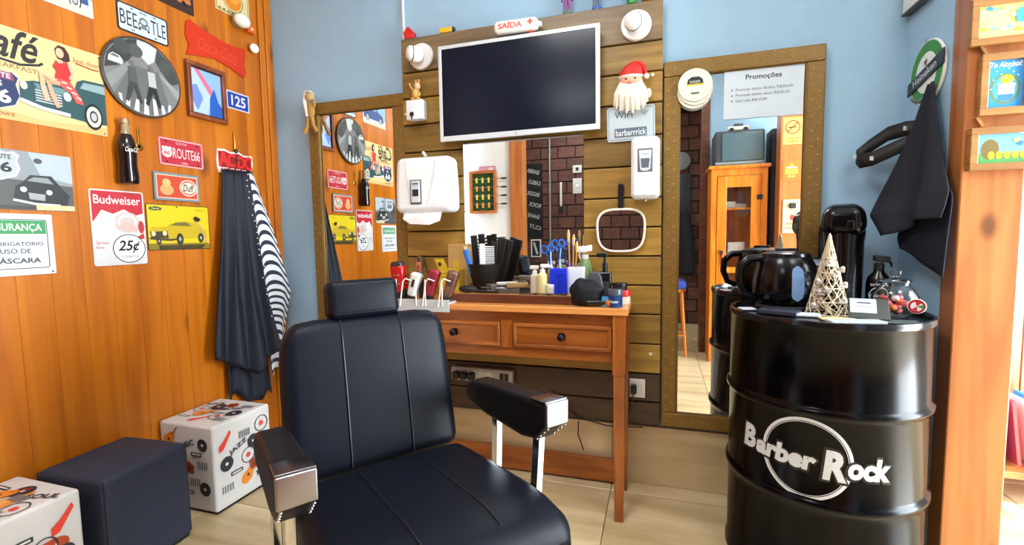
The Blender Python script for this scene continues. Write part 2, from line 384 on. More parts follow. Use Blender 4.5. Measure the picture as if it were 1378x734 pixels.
# ceiling light panels
def ceiling_light(x, y, p, lab):
    t = thing('ceiling_light', lab, 'ceiling light', T(x, y, CZ), 'square ceiling light panels')
    G().bx(-.31,.31,-.31,-.29,-.03,0).bx(-.31,.31,.29,.31,-.03,0).bx(-.31,-.29,-.29,.29,-.03,0).bx(.29,.31,-.29,.29,-.03,0).obj('frame', WHT, t, False)
    G().bx(-.29,.29,-.29,.29,-.02,-.012).obj('diffuser', emit((255,252,244), 4), t, False)
    l = area('ceiling_panel_light', (x, y, CZ-.035), (0,0,0), .58, .58, p, (.93,.97,1))
ceiling_light(-.55, .72, 27, 'square white ceiling light panel above the barber chair')
ceiling_light(1.1, .45, 12, 'added fill light panel on the ceiling near the street door')  # unseen lamp, added as ambient fill
ceiling_light(-.9, -1.35, 18, 'added fill light panel on the ceiling by the brown block wall')  # unseen lamp, added to brighten the lower back wall
# timber wall, low shelf and magazines past the post
g = G().bx(1.5, 2.58, 2.50, 2.54, 0, 1.35); 
bd = thing('bench_shelf', 'low orange timber shelf seen at the right edge past the post', 'shelf', T(1.2, 2.5, 0))
for i in range(12): G().box((0,0,0),(.105,.02,2.2)).obj('board', POSTW, bd, False, bevel=.003, seg=1, M=T(-.1+i*.107, .2, 1.1))
G().bx(-.12,1.2,-.14,.18,.13,.16).obj('shelf_board', POSTW, bd, False, bevel=.003)
G().bx(-.12,-.09,-.14,.18,0,.13).obj('side_panel', POSTW, bd, False); G().bx(1.17,1.2,-.14,.18,0,.13).obj('side_panel', POSTW, bd, False)
mc = [(40,90,190),(225,60,60),(240,240,240),(70,160,210),(245,220,120),(60,60,70)]
for i in range(6):
    m = G().box((0,0,.14),(.012,.19,.27), rx=0, ry=-.12).obj('magazine', col(mc[i], .4), M=T(1.36+i*.055, 2.50, .165))
    tag(m, ['blue','red','white','light blue','cream','dark'][i]+' magazine standing on the low shelf past the post', 'magazine', 'magazines on the low shelf')
# ================================================================== signs on the boarded wall
PF = .9
SG = 'signs on the orange boarded wall'
def plate(name, label, cat, M, w, h, c, r=.006, t=.0025, rough=.4, group=None, poly=None):
    g = G().prism(poly or rrpts(-w/2, w/2, -h/2, h/2, r), .0005, t)
    o = g.obj(name, col(tuple(int(v*PF) for v in c), rough) if isinstance(c, tuple) else c, None, False, M=M); tag(o, label, cat, group); return o, Art(t, rough)
def screws(o, pts, t, c=(120,100,70)):
    for x, y in pts: G().lathe([(.0001,t+.0015),(.003,t+.001),(.0035,t)][::-1], 10, (x,y,0)).obj('screw', col(c, .4, 1.), o)
def shield(a, cx, cy, w, h, c):
    pts = [(-.5,.38),(-.36,.5),(-.18,.44),(0,.5),(.18,.44),(.36,.5),(.5,.38),(.43,.2),(.5,-.08),(.38,-.34),(0,-.5),(-.38,-.34),(-.5,-.08),(-.43,.2)]
    a.poly([(cx+x*w, cy+y*h) for x,y in pts], c)
def wheel(a, x, y, r, white=True):
    a.ell(x, y, r*.62, r, (26,28,30)); a.ell(x, y, r*.5, r*.8, (225,220,205) if white else (60,60,55)); a.ell(x, y, r*.3, r*.48, (60,66,70)); a.ell(x, y, r*.2, r*.32, (190,195,195))

# diner sign with road shield, seated figure and green car
o, a = plate('tin_sign', 'cream diner tin sign with woman in red on a green vintage car', 'sign', onleft(1.117, 1.715), .40, .305, (240,214,148), .004, group=SG)
a.poly([(-.20,-.1525),(.2,-.1525),(.2,-.12),(.0,-.135),(-.2,-.11)], (226,190,120))
a.text('Café', -.088, .100, .19, .10, (44,40,40), .018, .35); a.line([(-.12,.043),(-.05,.038),(.0,.052),(.012,.062)], .008, (44,40,40))
a.text('& BREAKFAST', -.085, .026, .16, .016, (150,110,70), .01)
a.text('best diner', .145, .108, .085, .018, (170,80,50), 0, .3); a.line([(.11,.096),(.16,.090),(.185,.09)], .005, (180,60,40))
shield(a, -.118, -.058, .125, .135, (214,206,190)); shield(a, -.118, -.058, .115, .125, (36,52,98)); a.poly([(-.165,-.022),(-.071,-.022),(-.074,.002),(-.162,.002)], (150,60,100))
a.text('ROUTE', -.118, -.010, .075, .016, (240,236,226), .02); a.text('US', -.118, -.038, .03, .018, (240,236,226), .02); a.text('66', -.118, -.078, .07, .045, (240,236,226), .03)
a.text('24 hours', -.12, -.132, .085, .016, (170,90,60), 0, .3)
a.poly([(-.06,-.075),(-.058,-.02),(-.02,-.005),(.10,.0),(.11,.03),(.13,.042),(.2,.045),(.2,-.11),(.16,-.115),(.05,-.105),(-.03,-.09)], (46,84,88))
a.poly([(.118,.008),(.13,.032),(.2,.036),(.2,.005)], (150,176,180)); a.poly([(-.02,-.012),(.09,-.008),(.07,-.03),(-.01,-.03)], (110,150,150))
a.poly([(-.02,-.03),(.06,-.03),(.06,-.075),(-.015,-.07)], (70,96,100))
for i in range(5): a.line([(-.018,-.034-.009*i),(.058,-.036-.009*i)], .004, (206,214,214))
a.ell(-.048,-.028,.010,.014,(226,226,216)); a.ell(.075,-.035,.012,.016,(226,226,216)); a.line([(-.06,-.078),(.0,-.094),(.08,-.100)], .013, (216,220,220)); wheel(a, .155,-.088,.048)
a.poly([(.055,.095),(.048,.125),(.06,.142),(.078,.14),(.09,.12),(.092,.096),(.08,.088)], (70,36,28)); a.ell(.062,.115,.012,.017,(238,190,160))
a.poly([(.05,.088),(.085,.086),(.092,.05),(.086,.02),(.042,.024),(.048,.05),(.038,.062)], (214,48,44)); a.poly([(.048,.088),(.064,.092),(.07,.082),(.055,.078)], (238,190,160))
a.line([(.088,.084),(.097,.05),(.088,.03)], .011, (238,190,160))
a.poly([(.04,.024),(.086,.022),(.118,-.03),(.124,-.052),(.10,-.052),(.085,-.02),(.05,-.0)], (226,90,80))
for i in range(4): a.line([(.06+.014*i,.014-.014*i),(.075+.014*i,.012-.016*i)], .005, (250,236,226))
a.line([(.045,.012),(.0,.026),(.005,-.02),(.014,-.065)], .016, (236,186,152)); a.line([(.055,.006),(.02,.006),(.03,-.04),(.045,-.08)], .015, (226,172,138))
a.obj('print', o); screws(o, [(-.19,.143),(.19,.143),(.19,-.143),(-.19,-.143)], .0025)
# blue car sign
o, a = plate('tin_sign', 'blue vintage car tin sign at the top edge, left of the number plate', 'sign', onleft(1.153, 2.09), .295, .185, (234,238,236), .004, group=SG)
a.poly([(-.147,-.03),(.147,-.03),(.147,.092),(-.147,.092)], (150,196,232)); a.poly([(-.13,-.05),(-.11,.0),(-.05,.02),(-.02,.05),(.07,.052),(.10,.015),(.13,.0),(.135,-.05)], (60,92,150)); a.poly([(-.03,.02),(-.01,.044),(.06,.044),(.08,.018)], (190,214,230))
wheel(a,-.08,-.05,.032); wheel(a,.09,-.05,.032); a.poly([(-.147,-.092),(.147,-.092),(.147,-.07),(-.147,-.06)], (222,216,196)); a.obj('print', o)
o, a = plate('tin_sign', 'pale yellow tin sign beyond the left edge, seen only in the left mirror', 'sign', onleft(.78, 2.08), .20, .26, (236,220,170), .004, group=SG)
a.rect(-.08,.08,.02,.10,(180,90,50)); a.ell(0,-.05,.05,.04,(90,110,120)); a.obj('print', o)
# number plate
o, a = plate('license_plate', 'white embossed number plate with a small car between dark letters', 'number plate', onleft(1.486, 2.056, .001), .204, .112, (38,40,52), .010, group=SG)
a.rrect(-.096,.096,-.050,.050,.008,(214,226,230)); a.text('BEE', -.058, 0, .066, .058, (40,48,62)); a.text('TLE', .060, 0, .062, .058, (40,48,62))
a.ell(0,-.008,.024,.015,(120,134,140)); a.ell(0,.008,.017,.016,(96,108,114)); a.ell(0,.007,.012,.010,(200,210,214)); a.ell(-.014,-.010,.004,.005,(235,235,230)); a.ell(.014,-.010,.004,.005,(235,235,230)); a.rect(-.022,-.014,-.030,-.02,(40,40,44)); a.rect(.014,.022,-.030,-.02,(40,40,44))
for x in (-.045,.045):
    for y in (-.042,.042): a.rect(x-.006,x+.006,y-.002,y+.002,(60,64,70))
a.text('BRASIL', 0, .040, .03, .008, (90,100,110)); a.obj('lettering', o)
# dark brown sign and yellow dial sign at the top edge
o, a = plate('tin_sign', 'dark brown tin sign with an orange car at the top edge', 'sign', onleft(1.618, 2.285), .205, .20, (62,40,34), .004, group=SG)
a.poly([(.0,-.05),(.04,-.025),(.085,-.03),(.09,-.055),(.03,-.065)], (206,120,60)); a.ell(.055,-.062,.010,.012,(20,18,18)); a.ell(-.05,.02,.04,.03,(110,70,50)); a.obj('print', o)
o, a = plate('tin_sign', 'pale yellow tin sign with an orange disc near the corner', 'sign', onleft(1.937, 2.36), .20, .165, (236,220,160), .004, group=SG)
a.outline(-.094,.094,-.077,.077,.003,(80,60,40)); a.ring(0,.0,.062,.062,.004,(120,90,50)); a.ell(0,.0,.052,.052,(236,140,30)); a.ell(.01,.012,.03,.03,(246,170,60))
for i in range(7): a.rect(-.085+.025*i,-.07+.025*i,-.072,-.064,(110,90,60))
a.obj('print', o)
# round photograph plate: a plain grey street with a striped crossing
M = onleft(1.462, 1.828, .004)
o = G().lathe([(.0001,.002),(.150,.002),(.158,.006),(.158,.012),(.150,.014),(.0001,.013)], 48).obj('round_plate', col((58,48,44), .4), M=M); tag(o, 'round black and white street photograph disc with a striped crossing', 'wall disc', SG)
a = Art(.0142, .3); a.ell(0,0,.150,.150,(134,136,134),48)
def clip(pts): return [(x*min(1,.149/max(1e-6,math.hypot(x,y))), y*min(1,.149/max(1e-6,math.hypot(x,y)))) for x,y in pts]
a.poly(clip([(-.15,.0),(-.14,.06),(-.10,.11),(-.05,.145),(-.02,.149),(-.03,.09),(-.06,.05),(-.10,.02)]), (66,68,66)); a.poly(clip([(.15,.02),(.14,.06),(.11,.10),(.06,.137),(.05,.08),(.08,.04),(.11,.0)]), (74,76,74))
a.poly(clip([(-.02,.149),(.02,.149),(.06,.137),(.045,.08),(.02,.06),(-.015,.09)]), (214,216,214)); a.poly(clip([(-.05,.04),(.06,.04),(.10,-.10),(.04,-.145),(-.06,-.138),(-.12,-.09)]), (112,114,112))
a.poly([(-.135,.03),(-.13,.052),(-.115,.066),(-.09,.060),(-.078,.044),(-.082,.028)],(214,216,214)); a.poly([(-.125,.052),(-.115,.062),(-.095,.057),(-.092,.05)],(110,112,112)); a.poly(clip([(-.15,-.03),(-.06,.045),(-.05,.03),(-.14,-.08)]),(150,152,150)); a.poly(clip([(.06,.04),(.149,-.02),(.149,-.06),(.07,.02)]),(164,166,164)); a.ell(-.03,.10,.03,.026,(90,92,90)); a.ell(.09,.07,.028,.03,(84,86,84)); a.ell(-.08,.10,.03,.03,(78,80,78))
for i in range(7):
    x = -.10+.033*i; k_ = .010*math.sin(i*2.1); a.poly(clip([(x-.006,-.085+k_),(x+.007,-.087+k_),(x+.010+(x*.25),-.149),(x-.012+(x*.25),-.149)]), (224,226,224))
for x, c, c2 in ((-.048,(92,94,94),(70,72,72)),(.028,(196,198,196),(48,50,50))):
    a.ell(x,.045,.010,.013,(120,112,106),14); a.poly([(x-.016,.030),(x+.014,.032),(x+.018,-.03),(x-.014,-.032)], c); a.poly([(x-.013,-.03),(x+.016,-.03),(x+.034,-.105),(x+.022,-.11),(x+.003,-.05),(x-.020,-.112),(x-.032,-.106)], c2)
a.obj('print', o)
# red brush-stroke sign
pts = [(-.158,.072),(-.14,.085),(-.06,.066),(.02,.052),(.10,.050),(.165,.062),(.160,.02),(.150,-.02),(.160,-.055),(.146,-.088),(.06,-.062),(-.02,-.048),(-.10,-.062),(-.165,-.078),(-.150,-.03),(-.165,.01)]
o, a = plate('wave_sign', 'glossy red wavy brush-stroke sign above the wooden picture frame', 'sign', onleft(1.832, 2.076, .001), .3, .15, (214,54,16), t=.006, rough=.22, group=SG, poly=pts)
a.text('Coca-Cola', 0, -.002, .22, .055, (226,72,34), .01, .4); a.line([(-.12,-.035),(-.04,-.028),(.06,-.03),(.12,-.045)], .005, (226,72,34)); a.obj('lettering', o)
# little ornaments near the corner
t = thing('globe_ornament', 'small glossy white globe ornament over the yellow sign corner', 'ornament', onleft(1.945, 2.254, .0))
G().lathe([(.0001,.003),(.022,.003),(.022,.010),(.008,.014),(.008,.026)][::1], 20).obj('base', col((170,160,120), .4), t); G().ball((0,0,.048), (.044,.033,.03), 20, 12).obj('globe', col((226,230,214), .15), t)
o = G().rbox((0,0,.016), (.024,.018,.014), .004).obj('box_ornament', col((214,96,26), .4), M=onleft(2.022, 2.246, .001)); tag(o, 'tiny orange box ornament beside the white globe', 'ornament')
a = Art(.030); a.rect(-.006,.008,-.005,.007,(244,236,226)); a.obj('label_patch', o)
t = thing('white_peg', 'round white peg fixed below the orange box ornament', 'peg', onleft(2.030, 2.153, .0)); G().lathe([(.008,.001),(.006,.02)],14).obj('stem', BRASS, t); G().ball((0,0,.03), (.026,.024,.018), 18, 12).obj('ball', col((240,240,230), .2), t)
# framed picture
t = thing('picture_frame', 'brown wooden frame with a bright blue photograph on the boards', 'picture', onleft(1.752, 1.848, .0), SG)
FR = wood('frame_wood', [(96,44,18),(122,58,24),(146,76,36)], 'Y', 6, 30, .35, .3, .05)
w_, h_, b_ = .100, .127, .020
for nm, (x0,x1,y0,y1) in (('rail',(-w_,w_,h_-b_,h_)),('rail',(-w_,w_,-h_,-h_+b_)),('stile',(-w_,-w_+b_,-h_+b_,h_-b_)),('stile',(w_-b_,w_,-h_+b_,h_-b_))): G().bx(x0,x1,y0,y1,.001,.024).obj(nm, FR, t, False, bevel=.004)
G().bx(-w_+.018,w_-.018,-h_+.018,h_-.018,.002,.010).obj('backing', col((30,30,34),.5), t, False)
a = Art(.0104,.2); a.rect(-.072,.078,-.100,.100,(150,190,240)); a.poly([(-.072,-.100),(-.072,.10),(-.03,.10),(.03,.02),(.0,-.100)], (190,214,244)); a.poly([(-.06,.10),(-.035,.10),(.035,.015),(.02,-.01)], (226,120,150)); a.poly([(.01,-.1),(.015,-.02),(.04,.03),(.06,-.03),(.078,-.05),(.078,-.1)], (44,96,190)); a.poly([(-.072,.02),(-.05,.03),(-.02,-.03),(-.05,-.09),(-.072,-.05)], (120,150,226)); a.obj('photograph', t)
# house number
o, a = plate('house_number', 'small blue enamel house number plate reading 125', 'number plate', onleft(1.935, 1.858), .134, .088, (226,232,240), .004, group=SG)
a.rrect(-.061,.061,-.038,.038,.003,(38,66,168)); a.text('125', .002, 0, .085, .052, (240,244,248), .02); a.obj('lettering', o)
# soda bottle ornament
t = thing('soda_bottle', 'dark glass soda bottle ornament hanging on the boards', 'bottle', onleft(1.360, 1.383, .036))
def bot(prof, nm, m, mi=0): return G().lathe(prof, 24, axis='Y').obj(nm, m, t)
COLA = col((22,10,12), .12, 0, .6)
bot([(.0001,0),(.030,0),(.033,.006),(.034,.03),(.030,.075),(.0325,.12),(.033,.145),(.026,.175),(.018,.195)], 'body', COLA)
bot([(.018,.195),(.0145,.21),(.013,.236)], 'neck', col((150,130,96), .15, 0, .6)); bot([(.0165,.236),(.0165,.250),(.014,.256),(.0001,.256)], 'cap', col((176,140,110), .4, .6))
vs, fs = text_geo('Coca-Cola', .050, .018, .01, .35); g = G().add([(.0334*math.sin(x/.0334), y+.133, .0334*math.cos(x/.0334)+.0006) for x,y in vs], fs); g.obj('lettering', col((230,226,220),.4), t, False)
# bottle opener
t = thing('bottle_opener', 'tiny brass bottle opener hung beside the soda bottle', 'opener', onleft(1.430, 1.575, .003))
G().bx(-.004,.004,-.02,.047,0,.004).obj('handle', BRASS, t, False, bevel=.001); G().lathe([(.013,0),(.016,.002),(.013,.004),(.008,.004),(.006,.002),(.008,0),(.013,0)],16,(0,-.032,0)).obj('ring', BRASS, t); screws(t, [(-.014,-.036),(.014,-.036)], .0, (150,40,30))
# red road plate
o, a = plate('license_plate', 'red and white plate reading ROUTE66', 'number plate', onleft(1.614, 1.545, .001), .207, .120, (226,120,124), .010, group=SG)
a.rrect(-.098,.098,-.055,.055,.008,(196,44,60)); a.outline(-.099,.099,-.056,.056,.003,(244,214,210),.008); shield(a,-.068,-.002,.046,.05,(240,220,214)); a.text('66',-.068,-.004,.026,.018,(196,44,60),.02); a.text('ROUTE66', .022, -.002, .128, .044, (246,230,226)); a.text('ILLINOIS', .0, .042, .05, .010, (244,214,210)); a.text('2006', .01, -.043, .03, .010, (244,214,210))
for x in (-.07,.075):
    for y in (-.043,.043): a.ell(x,y,.005,.005,(90,40,40),10)
a.obj('lettering', o)
# orange framed sign with an oval lettering
o, a = plate('framed_sign', 'red sign in a grey frame with a white lettered oval', 'sign', onleft(1.578, 1.391, .001), .206, .120, (126,142,150), .003, .010, group=SG)
a.rect(-.094,.094,-.051,.051,(240,206,170)); a.rect(-.090,.090,-.047,.047,(208,74,46)); a.ell(.050,.0,.042,.037,(238,226,204),32); a.ell(.050,.0,.037,.032,(208,74,46),32); a.ell(.050,0,.034,.026,(238,226,204),32); a.text('Duff', .050, .0, .052, .032, (40,36,34), .012, .2)
a.ell(-.050,-.014,.030,.024,(232,170,110)); a.ell(-.050,.016,.018,.017,(240,190,124)); a.obj('print', o)
# yellow car sign
o, a = plate('tin_sign', 'bright yellow tin sign with a yellow saloon car', 'sign', onleft(1.582, 1.213, .001), .288, .198, (40,38,24), .005, group=SG)
a.rrect(-.141,.141,-.096,.096,.004,(232,206,20)); a.ell(-.105,.080,.028,.009,(50,70,60)); a.text('Ford',-.105,.080,.03,.009,(236,220,120),.02); a.text('GALAXY 74', .10, .080, .045, .006, (60,54,20)); a.rect(-.141,.141,-.096,-.070,(146,128,30))
a.poly([(-.10,-.096),(.10,-.096),(.12,-.078),(-.10,-.078)], (70,62,24))
a.poly([(-.135,-.02),(-.128,.0),(-.06,.002),(-.05,.014),(.02,.028),(.065,.022),(.09,-.0),(.125,-.012),(.13,-.045),(-.06,-.055),(-.13,-.045)], (206,176,20)); a.poly([(-.045,.008),(-.02,.022),(.03,.024),(.055,.006)], (120,110,50)); a.poly([(-.135,-.02),(-.06,-.016),(-.055,-.05),(-.13,-.045)], (70,64,30))
a.ell(-.120,-.028,.009,.011,(235,225,170)); a.ell(-.072,-.026,.009,.011,(235,225,170)); a.line([(-.138,-.048),(-.05,-.056),(.0,-.05)], .008, (60,56,34)); wheel(a,-.005,-.052,.026,False); wheel(a,.095,-.047,.022,False); wheel(a,-.10,-.06,.016,False)
a.line([(.07,.03),(.10,.0),(.12,-.06),(.135,-.075)], .007, (220,176,120)); a.poly([(.062,.044),(.075,.052),(.10,.04),(.085,.026),(.07,.03)], (44,36,28)); a.obj('print', o); screws(o, [(-.01,.090)], .0025, (60,50,20))
# beer sign
o, a = plate('tin_sign', 'red and white beer tin sign with a 25c price circle', 'sign', onleft(1.332, 1.208, .001), .196, .296, (232,234,232), .010, .003, .16, SG)
a.poly(rrpts(-.093,.093,.02,.143,.008), (200,52,64)); a.text('Budweiser', 0, .110, .170, .034, (246,236,232), .012)
a.poly([(-.093,.02),(-.06,.07),(-.02,.055),(.02,.075),(.06,.05),(.093,.06),(.093,.0),(-.093,.0)], (238,230,226)); a.ell(.03,.022,.05,.042,(214,200,196)); a.ring(.03,.022,.036,.032,.008,(240,236,232)); a.poly([(-.01,.0),(.06,-.02),(.075,.0),(.02,.03)], (224,190,180)); a.ell(.082,.004,.012,.026,(190,70,70)); a.poly([(.05,-.045),(.09,-.02),(.093,-.06)], (200,60,60))
a.rect(-.093,.093,-.142,-.045,(232,234,232)); a.poly([(-.07,-.02),(-.01,.02),(-.02,.05),(-.07,.04)], (246,238,236))
a.text('Served', -.066, -.058, .044, .014, (190,50,50), 0, .2); a.text('here ..', -.070, -.076, .038, .012, (190,50,50), 0, .2)
a.ell(.030,-.083,.062,.058,(246,246,244),36); a.ring(.030,-.083,.062,.058,.0034,(40,40,46)); a.text('25¢', .030, -.076, .084, .052, (36,38,46), .02, .25); a.text('12 OZ BOTTLE', .030, -.116, .064, .009, (60,60,66)); a.obj('print', o); screws(o, [(-.09,.140),(.09,.14)], .003)
# black and white road sign
o, a = plate('tin_sign', 'black and white tin sign with road shield 66 and old car', 'sign', onleft(1.043, 1.365, .001), .285, .198, (150,158,164), .004, group=SG)
a.poly([(-.142,-.098),(.142,-.098),(.142,-.01),(-.142,.01)], (92,94,94)); a.poly([(.02,.098),(.142,.098),(.142,.0),(.05,.02)], (186,198,206)); a.ell(-.10,.02,.04,.05,(70,72,72)); shield(a,-.055,.045,.105,.098,(230,234,234)); shield(a,-.055,.045,.092,.086,(188,196,200)); a.text('ROUTE',-.055,.074,.06,.016,(60,62,66),.02); a.text('66',-.055,.040,.06,.034,(44,46,50),.03)
a.poly([(-.03,-.07),(-.02,-.02),(.0,-.005),(.02,.02),(.08,.022),(.11,-.02),(.13,-.045),(.12,-.08),(.03,-.085)], (52,54,56)); a.poly([(.01,-.0),(.03,.014),(.07,.014),(.085,-.006)], (150,158,162)); a.ell(.0,-.03,.009,.009,(235,238,238)); a.ell(.07,-.036,.009,.009,(235,238,238)); a.poly([(.012,-.04),(.058,-.044),(.056,-.066),(.014,-.062)], (170,176,178)); a.line([(-.03,-.066),(.03,-.078),(.10,-.08)], .008, (220,224,224)); a.ell(.045,.07,.012,.009,(80,80,84)); a.rect(-.142,.142,-.098,-.086,(70,72,70)); a.rect(.03,.142,-.098,-.080,(214,208,160)); a.obj('print', o)
# safety sign
o, a = plate('safety_sign', 'white and green safety sign asking for masks', 'sign', onleft(1.008, 1.148, .001), .212, .208, (228,234,240), .004, group=SG)
a.outline(-.090,.090,-.082,.086,.0025,(60,66,72),.008); a.rect(-.086,.086,.036,.082,(66,156,92)); a.text('SEGURANÇA', 0, .056, .150, .030, (236,244,238), .015)
a.text('É OBRIGATÓRIO', .0, .004, .150, .016, (60,64,74), .01); a.text('USO DE', .0, -.022, .080, .016, (60,64,74), .01); a.text('MÁSCARA', .0, -.052, .130, .022, (60,64,74), .02); a.obj('lettering', o); screws(o, [(.096,-.096)], .0025)
# jagged red hook rail with lettering
t = thing('hook_rail', 'red jagged lettered coat hook rail carrying the hanging capes', 'hook rail', onleft(1.893, 1.545, .002))
g = G(); vs, fs = text_geo('AC DC', .178, .078, .012)
a = Art(.006); o = G().prism([(-.098,-.060),(.096,-.060),(.096,-.034),(.106,.0),(.104,.046),(.05,.042),(.02,.056),(-.03,.048),(-.06,.058),(-.10,.054),(-.108,.0),(-.106,-.034)], .0, .006).obj('backplate', col((236,214,206),.4), t, False)
'''a.poly([(-.096,.046),(-.086,.052),(-.05,.056),(-.02,.040),(-.024,-.028),(-.04,-.022),(-.06,-.03),(-.094,-.022),(-.09,.01)], (206,30,30)); a.poly([(.022,.036),(.06,.034),(.092,.044),(.096,.0),(.086,-.026),(.05,-.03),(.024,-.026),(.028,.0)], (206,30,30)); a.poly([(.012,.046),(-.008,.012),(.004,.010),(-.008,-.026),(.018,.018),(.006,.018)], (40,36,36))'''
a.poly([(-.098,.044),(-.06,.048),(-.03,.040),(.02,.046),(.05,.034),(.094,.038),(.096,.0),(.090,-.032),(-.098,-.032)],(160,16,16))
a.text('A', -.068, .010, .062, .078, (236,44,36), .03); a.text('C', -.024, .008, .044, .066, (236,44,36), .03); a.text('D', .034, .004, .046, .062, (236,44,36), .03); a.text('C', .076, .004, .044, .072, (236,44,36), .03)
a.poly([(.016,.050),(-.006,.010),(.005,.010),(-.008,-.030),(.020,.018),(.008,.018)], (40,36,36)); a.rect(-.088,.088,-.055,-.036,(208,44,40)); a.rect(-.082,.082,-.051,-.040,(240,220,214)); a.obj('lettering', t)
for i in range(5): G().tube([(-.07+.035*i,-.044,.006),(-.07+.035*i,-.046,.03),(-.07+.035*i,-.036,.044)], .003, 6).obj('hook', BLK, t)
G().tube([(0,.05,.004),(0,.09,.006),(.0,.155,.004)], [.004,.005,.002], 8).obj('hanger', BRASS, t); G().ball((.002,.058,.010),(.010,.012,.008),10,6).obj('knot', BLK, t)

# ================================================================== capes hanging from the rail
bl = col((24,28,40), .62, 0, .3, .15, 500)
fx = lambda s, t, k, ph, A: A*(.25+t)*(.5+.5*math.sin(2*PI*k*s+ph))
hem = lambda s: .80+.06*s+.10*math.sin(PI*min(1,s*1.6))
g = cloth([(-2.045,1.80,1.50),(-2.03,1.75,1.20),(-2.02,1.70,.90),(-2.01,1.655,.62),(-2.01,1.65,.40)], [(-2.01,1.915,1.50),(-1.98,1.915,1.20),(-1.96,1.93,.90),(-1.94,1.97,.62),(-1.94,1.99,.36)], 60, 30, lambda s: .78+.20*s if s < .62 else .904-.30*(s-.62), lambda s,t: (fx(s,t,3.2,.6,.036), .006*math.sin(20*s+6*t), 0))
o = g.obj('barber_cape', bl, None, solid=.003); tag(o, 'black barber cape with pale flecks hanging in long folds from the red rail', 'cape')
a = G(); 
for i in range(26):
    s0 = .66+.10*random.random()+.08*(i/26); t0 = .02+.03*i; p = Vector((-2.01,1.915,1.50)).lerp(Vector((-1.94,1.97,.62)), t0*1.1); a.ball((p.x+.036-.012*random.random(), p.y-.040+.02*random.random(), p.z), (.0025,.003,.004), 6, 4)
fk = a.obj('flecks', col((220,222,226), .6), o); fk['kind'] = 'stuff'
g = cloth([(-2.05,1.84,1.40),(-2.045,1.80,1.0),(-2.045,1.755,.6),(-2.045,1.745,.34)], [(-2.045,1.95,1.40),(-2.04,1.98,1.0),(-2.04,2.0,.6),(-2.03,2.02,.28)], 40, 16, lambda s: 1-.06*math.sin(9*s), lambda s,t: (fx(s,t,2.5,2.,.022), 0, 0))
o = g.obj('barber_cape', col((30,34,48), .65, 0, .3, .15, 500), None, solid=.003); tag(o, 'dark navy cape hanging lowest, behind the black cape', 'cape')
g = cloth([(-2.035,1.92,1.49),(-2.01,1.93,1.20),(-2.0,1.94,.90),(-1.995,1.96,.70),(-1.995,1.97,.40)], [(-2.02,1.965,1.49),(-1.985,2.05,1.18),(-1.97,2.130,.86),(-1.975,2.075,.66),(-1.98,2.06,.36)], 24, 40, lambda s: .98-.06*s, lambda s,t: (fx(s,t,1.6,1.2,.022), 0, .02*math.sin(3*s)))
g.uv = [(u, v*1+.05*math.sin(u*3)) for u, v in g.uv]
o = g.obj('barber_cape', stripes_mat((34,38,58),(222,226,232), 23), None, solid=.003); tag(o, 'navy and white striped cape hanging at the right of the red rail', 'cape')
PF = 1.
# ================================================================== pouffes
def printed_pouffe(label, cx, cy, rz, seed):
    t = thing('pouffe', label, 'pouffe', T(cx, cy, 0) @ Matrix.Rotation(rz,4,'Z'), 'pouffes along the boarded wall')
    h = .15; S_ = 1.35
    G().bx(-h+.01,h-.01,-h+.01,h-.01,0,.012).obj('base', BLK, t, False)
    G().rbox((0,0,.195), (h,h,.185), .012, 3, 3).obj('body', col((208,207,205), .5), t)
    rnd = random.Random(seed); dk = (44,46,54)
    def motif(a, x, y, k):
        s = rnd.uniform(1.15,1.5)
        if k == 0: a.ell(x,y,.022*s,.022*s,dk,20); a.ell(x,y,.007,.007,(220,220,216),10)
        elif k == 1:
            a.ell(x,y,.026*s,.020*s,(222,134,44),20,.6); a.ell(x+.018,y+.020,.018*s,.014*s,(222,134,44),20,.6); a.ell(x+.005,y+.006,.007,.007,(60,40,30),10); a.line([(x+.02,y+.024),(x+.055,y+.062)],.006,(200,50,40))
        elif k == 2: a.poly([(x-.03,y-.035),(x-.01,y-.03),(x+.03,y+.03),(x+.025,y+.045),(x-.005,y+.01),(x-.03,y-.01)],(222,62,44))
        elif k == 3: a.rect(x-.03,x+.03,y-.008,y+.008,dk); a.rect(x-.024,x+.024,y-.003,y+.003,(220,220,216))
        elif k == 4: a.text(rnd.choice(['ROCK','JAZZ','MUSIC','SOUL']),x,y,.075*s,.026,(60,62,70),.03,0,.35)
        elif k == 5: a.poly([(x-.02,y-.02),(x+.024,y-.024),(x+.03,y+.01),(x,y+.03),(x-.03,y+.015)],(150,60,34)); a.ell(x,y,.012,.010,(96,40,26),12)
        elif k == 6: a.ring(x,y,.026*s,.026*s,.004,dk,20); a.ell(x,y,.012,.012,(214,70,60),12)
        else:
            for i in range(5): a.rect(x-.03+.012*i,x-.022+.012*i,y-.016,y+.016,(120,122,126))
    faces = [('top_print', T(0,0,.3802)), ('side_print', frame((h+.0002,0,.195),(0,1,0),(0,0,1))), ('front_print', frame((0,-h-.0002,.195),(1,0,0),(0,0,1)))]
    for nm, M in faces:
        a = Art(.0, .5); H = .135 if nm == 'top_print' else .17
        for i, (gx, gy) in enumerate([(-.09,-.62),(.0,-.66),(.09,-.58),(-.085,0.02),(.01,-.02),(.09,.06),(-.09,.66),(.0,.62),(.09,.7),(-.045,-.3),(.05,.36),(-.04,.34),(.05,-.32)]):
            motif(a, gx*1.05+rnd.uniform(-.008,.008), gy*H*.95+rnd.uniform(-.008,.008), [0,4,2,1,3,6,5,7,4,0,3,7,6][(i*5+seed+len(nm)) % 13])
        a.obj(nm, t, M)
    return t
printed_pouffe('white cube pouffe printed with music motifs, under the hanging capes', -1.902, 1.572, 0, 1)
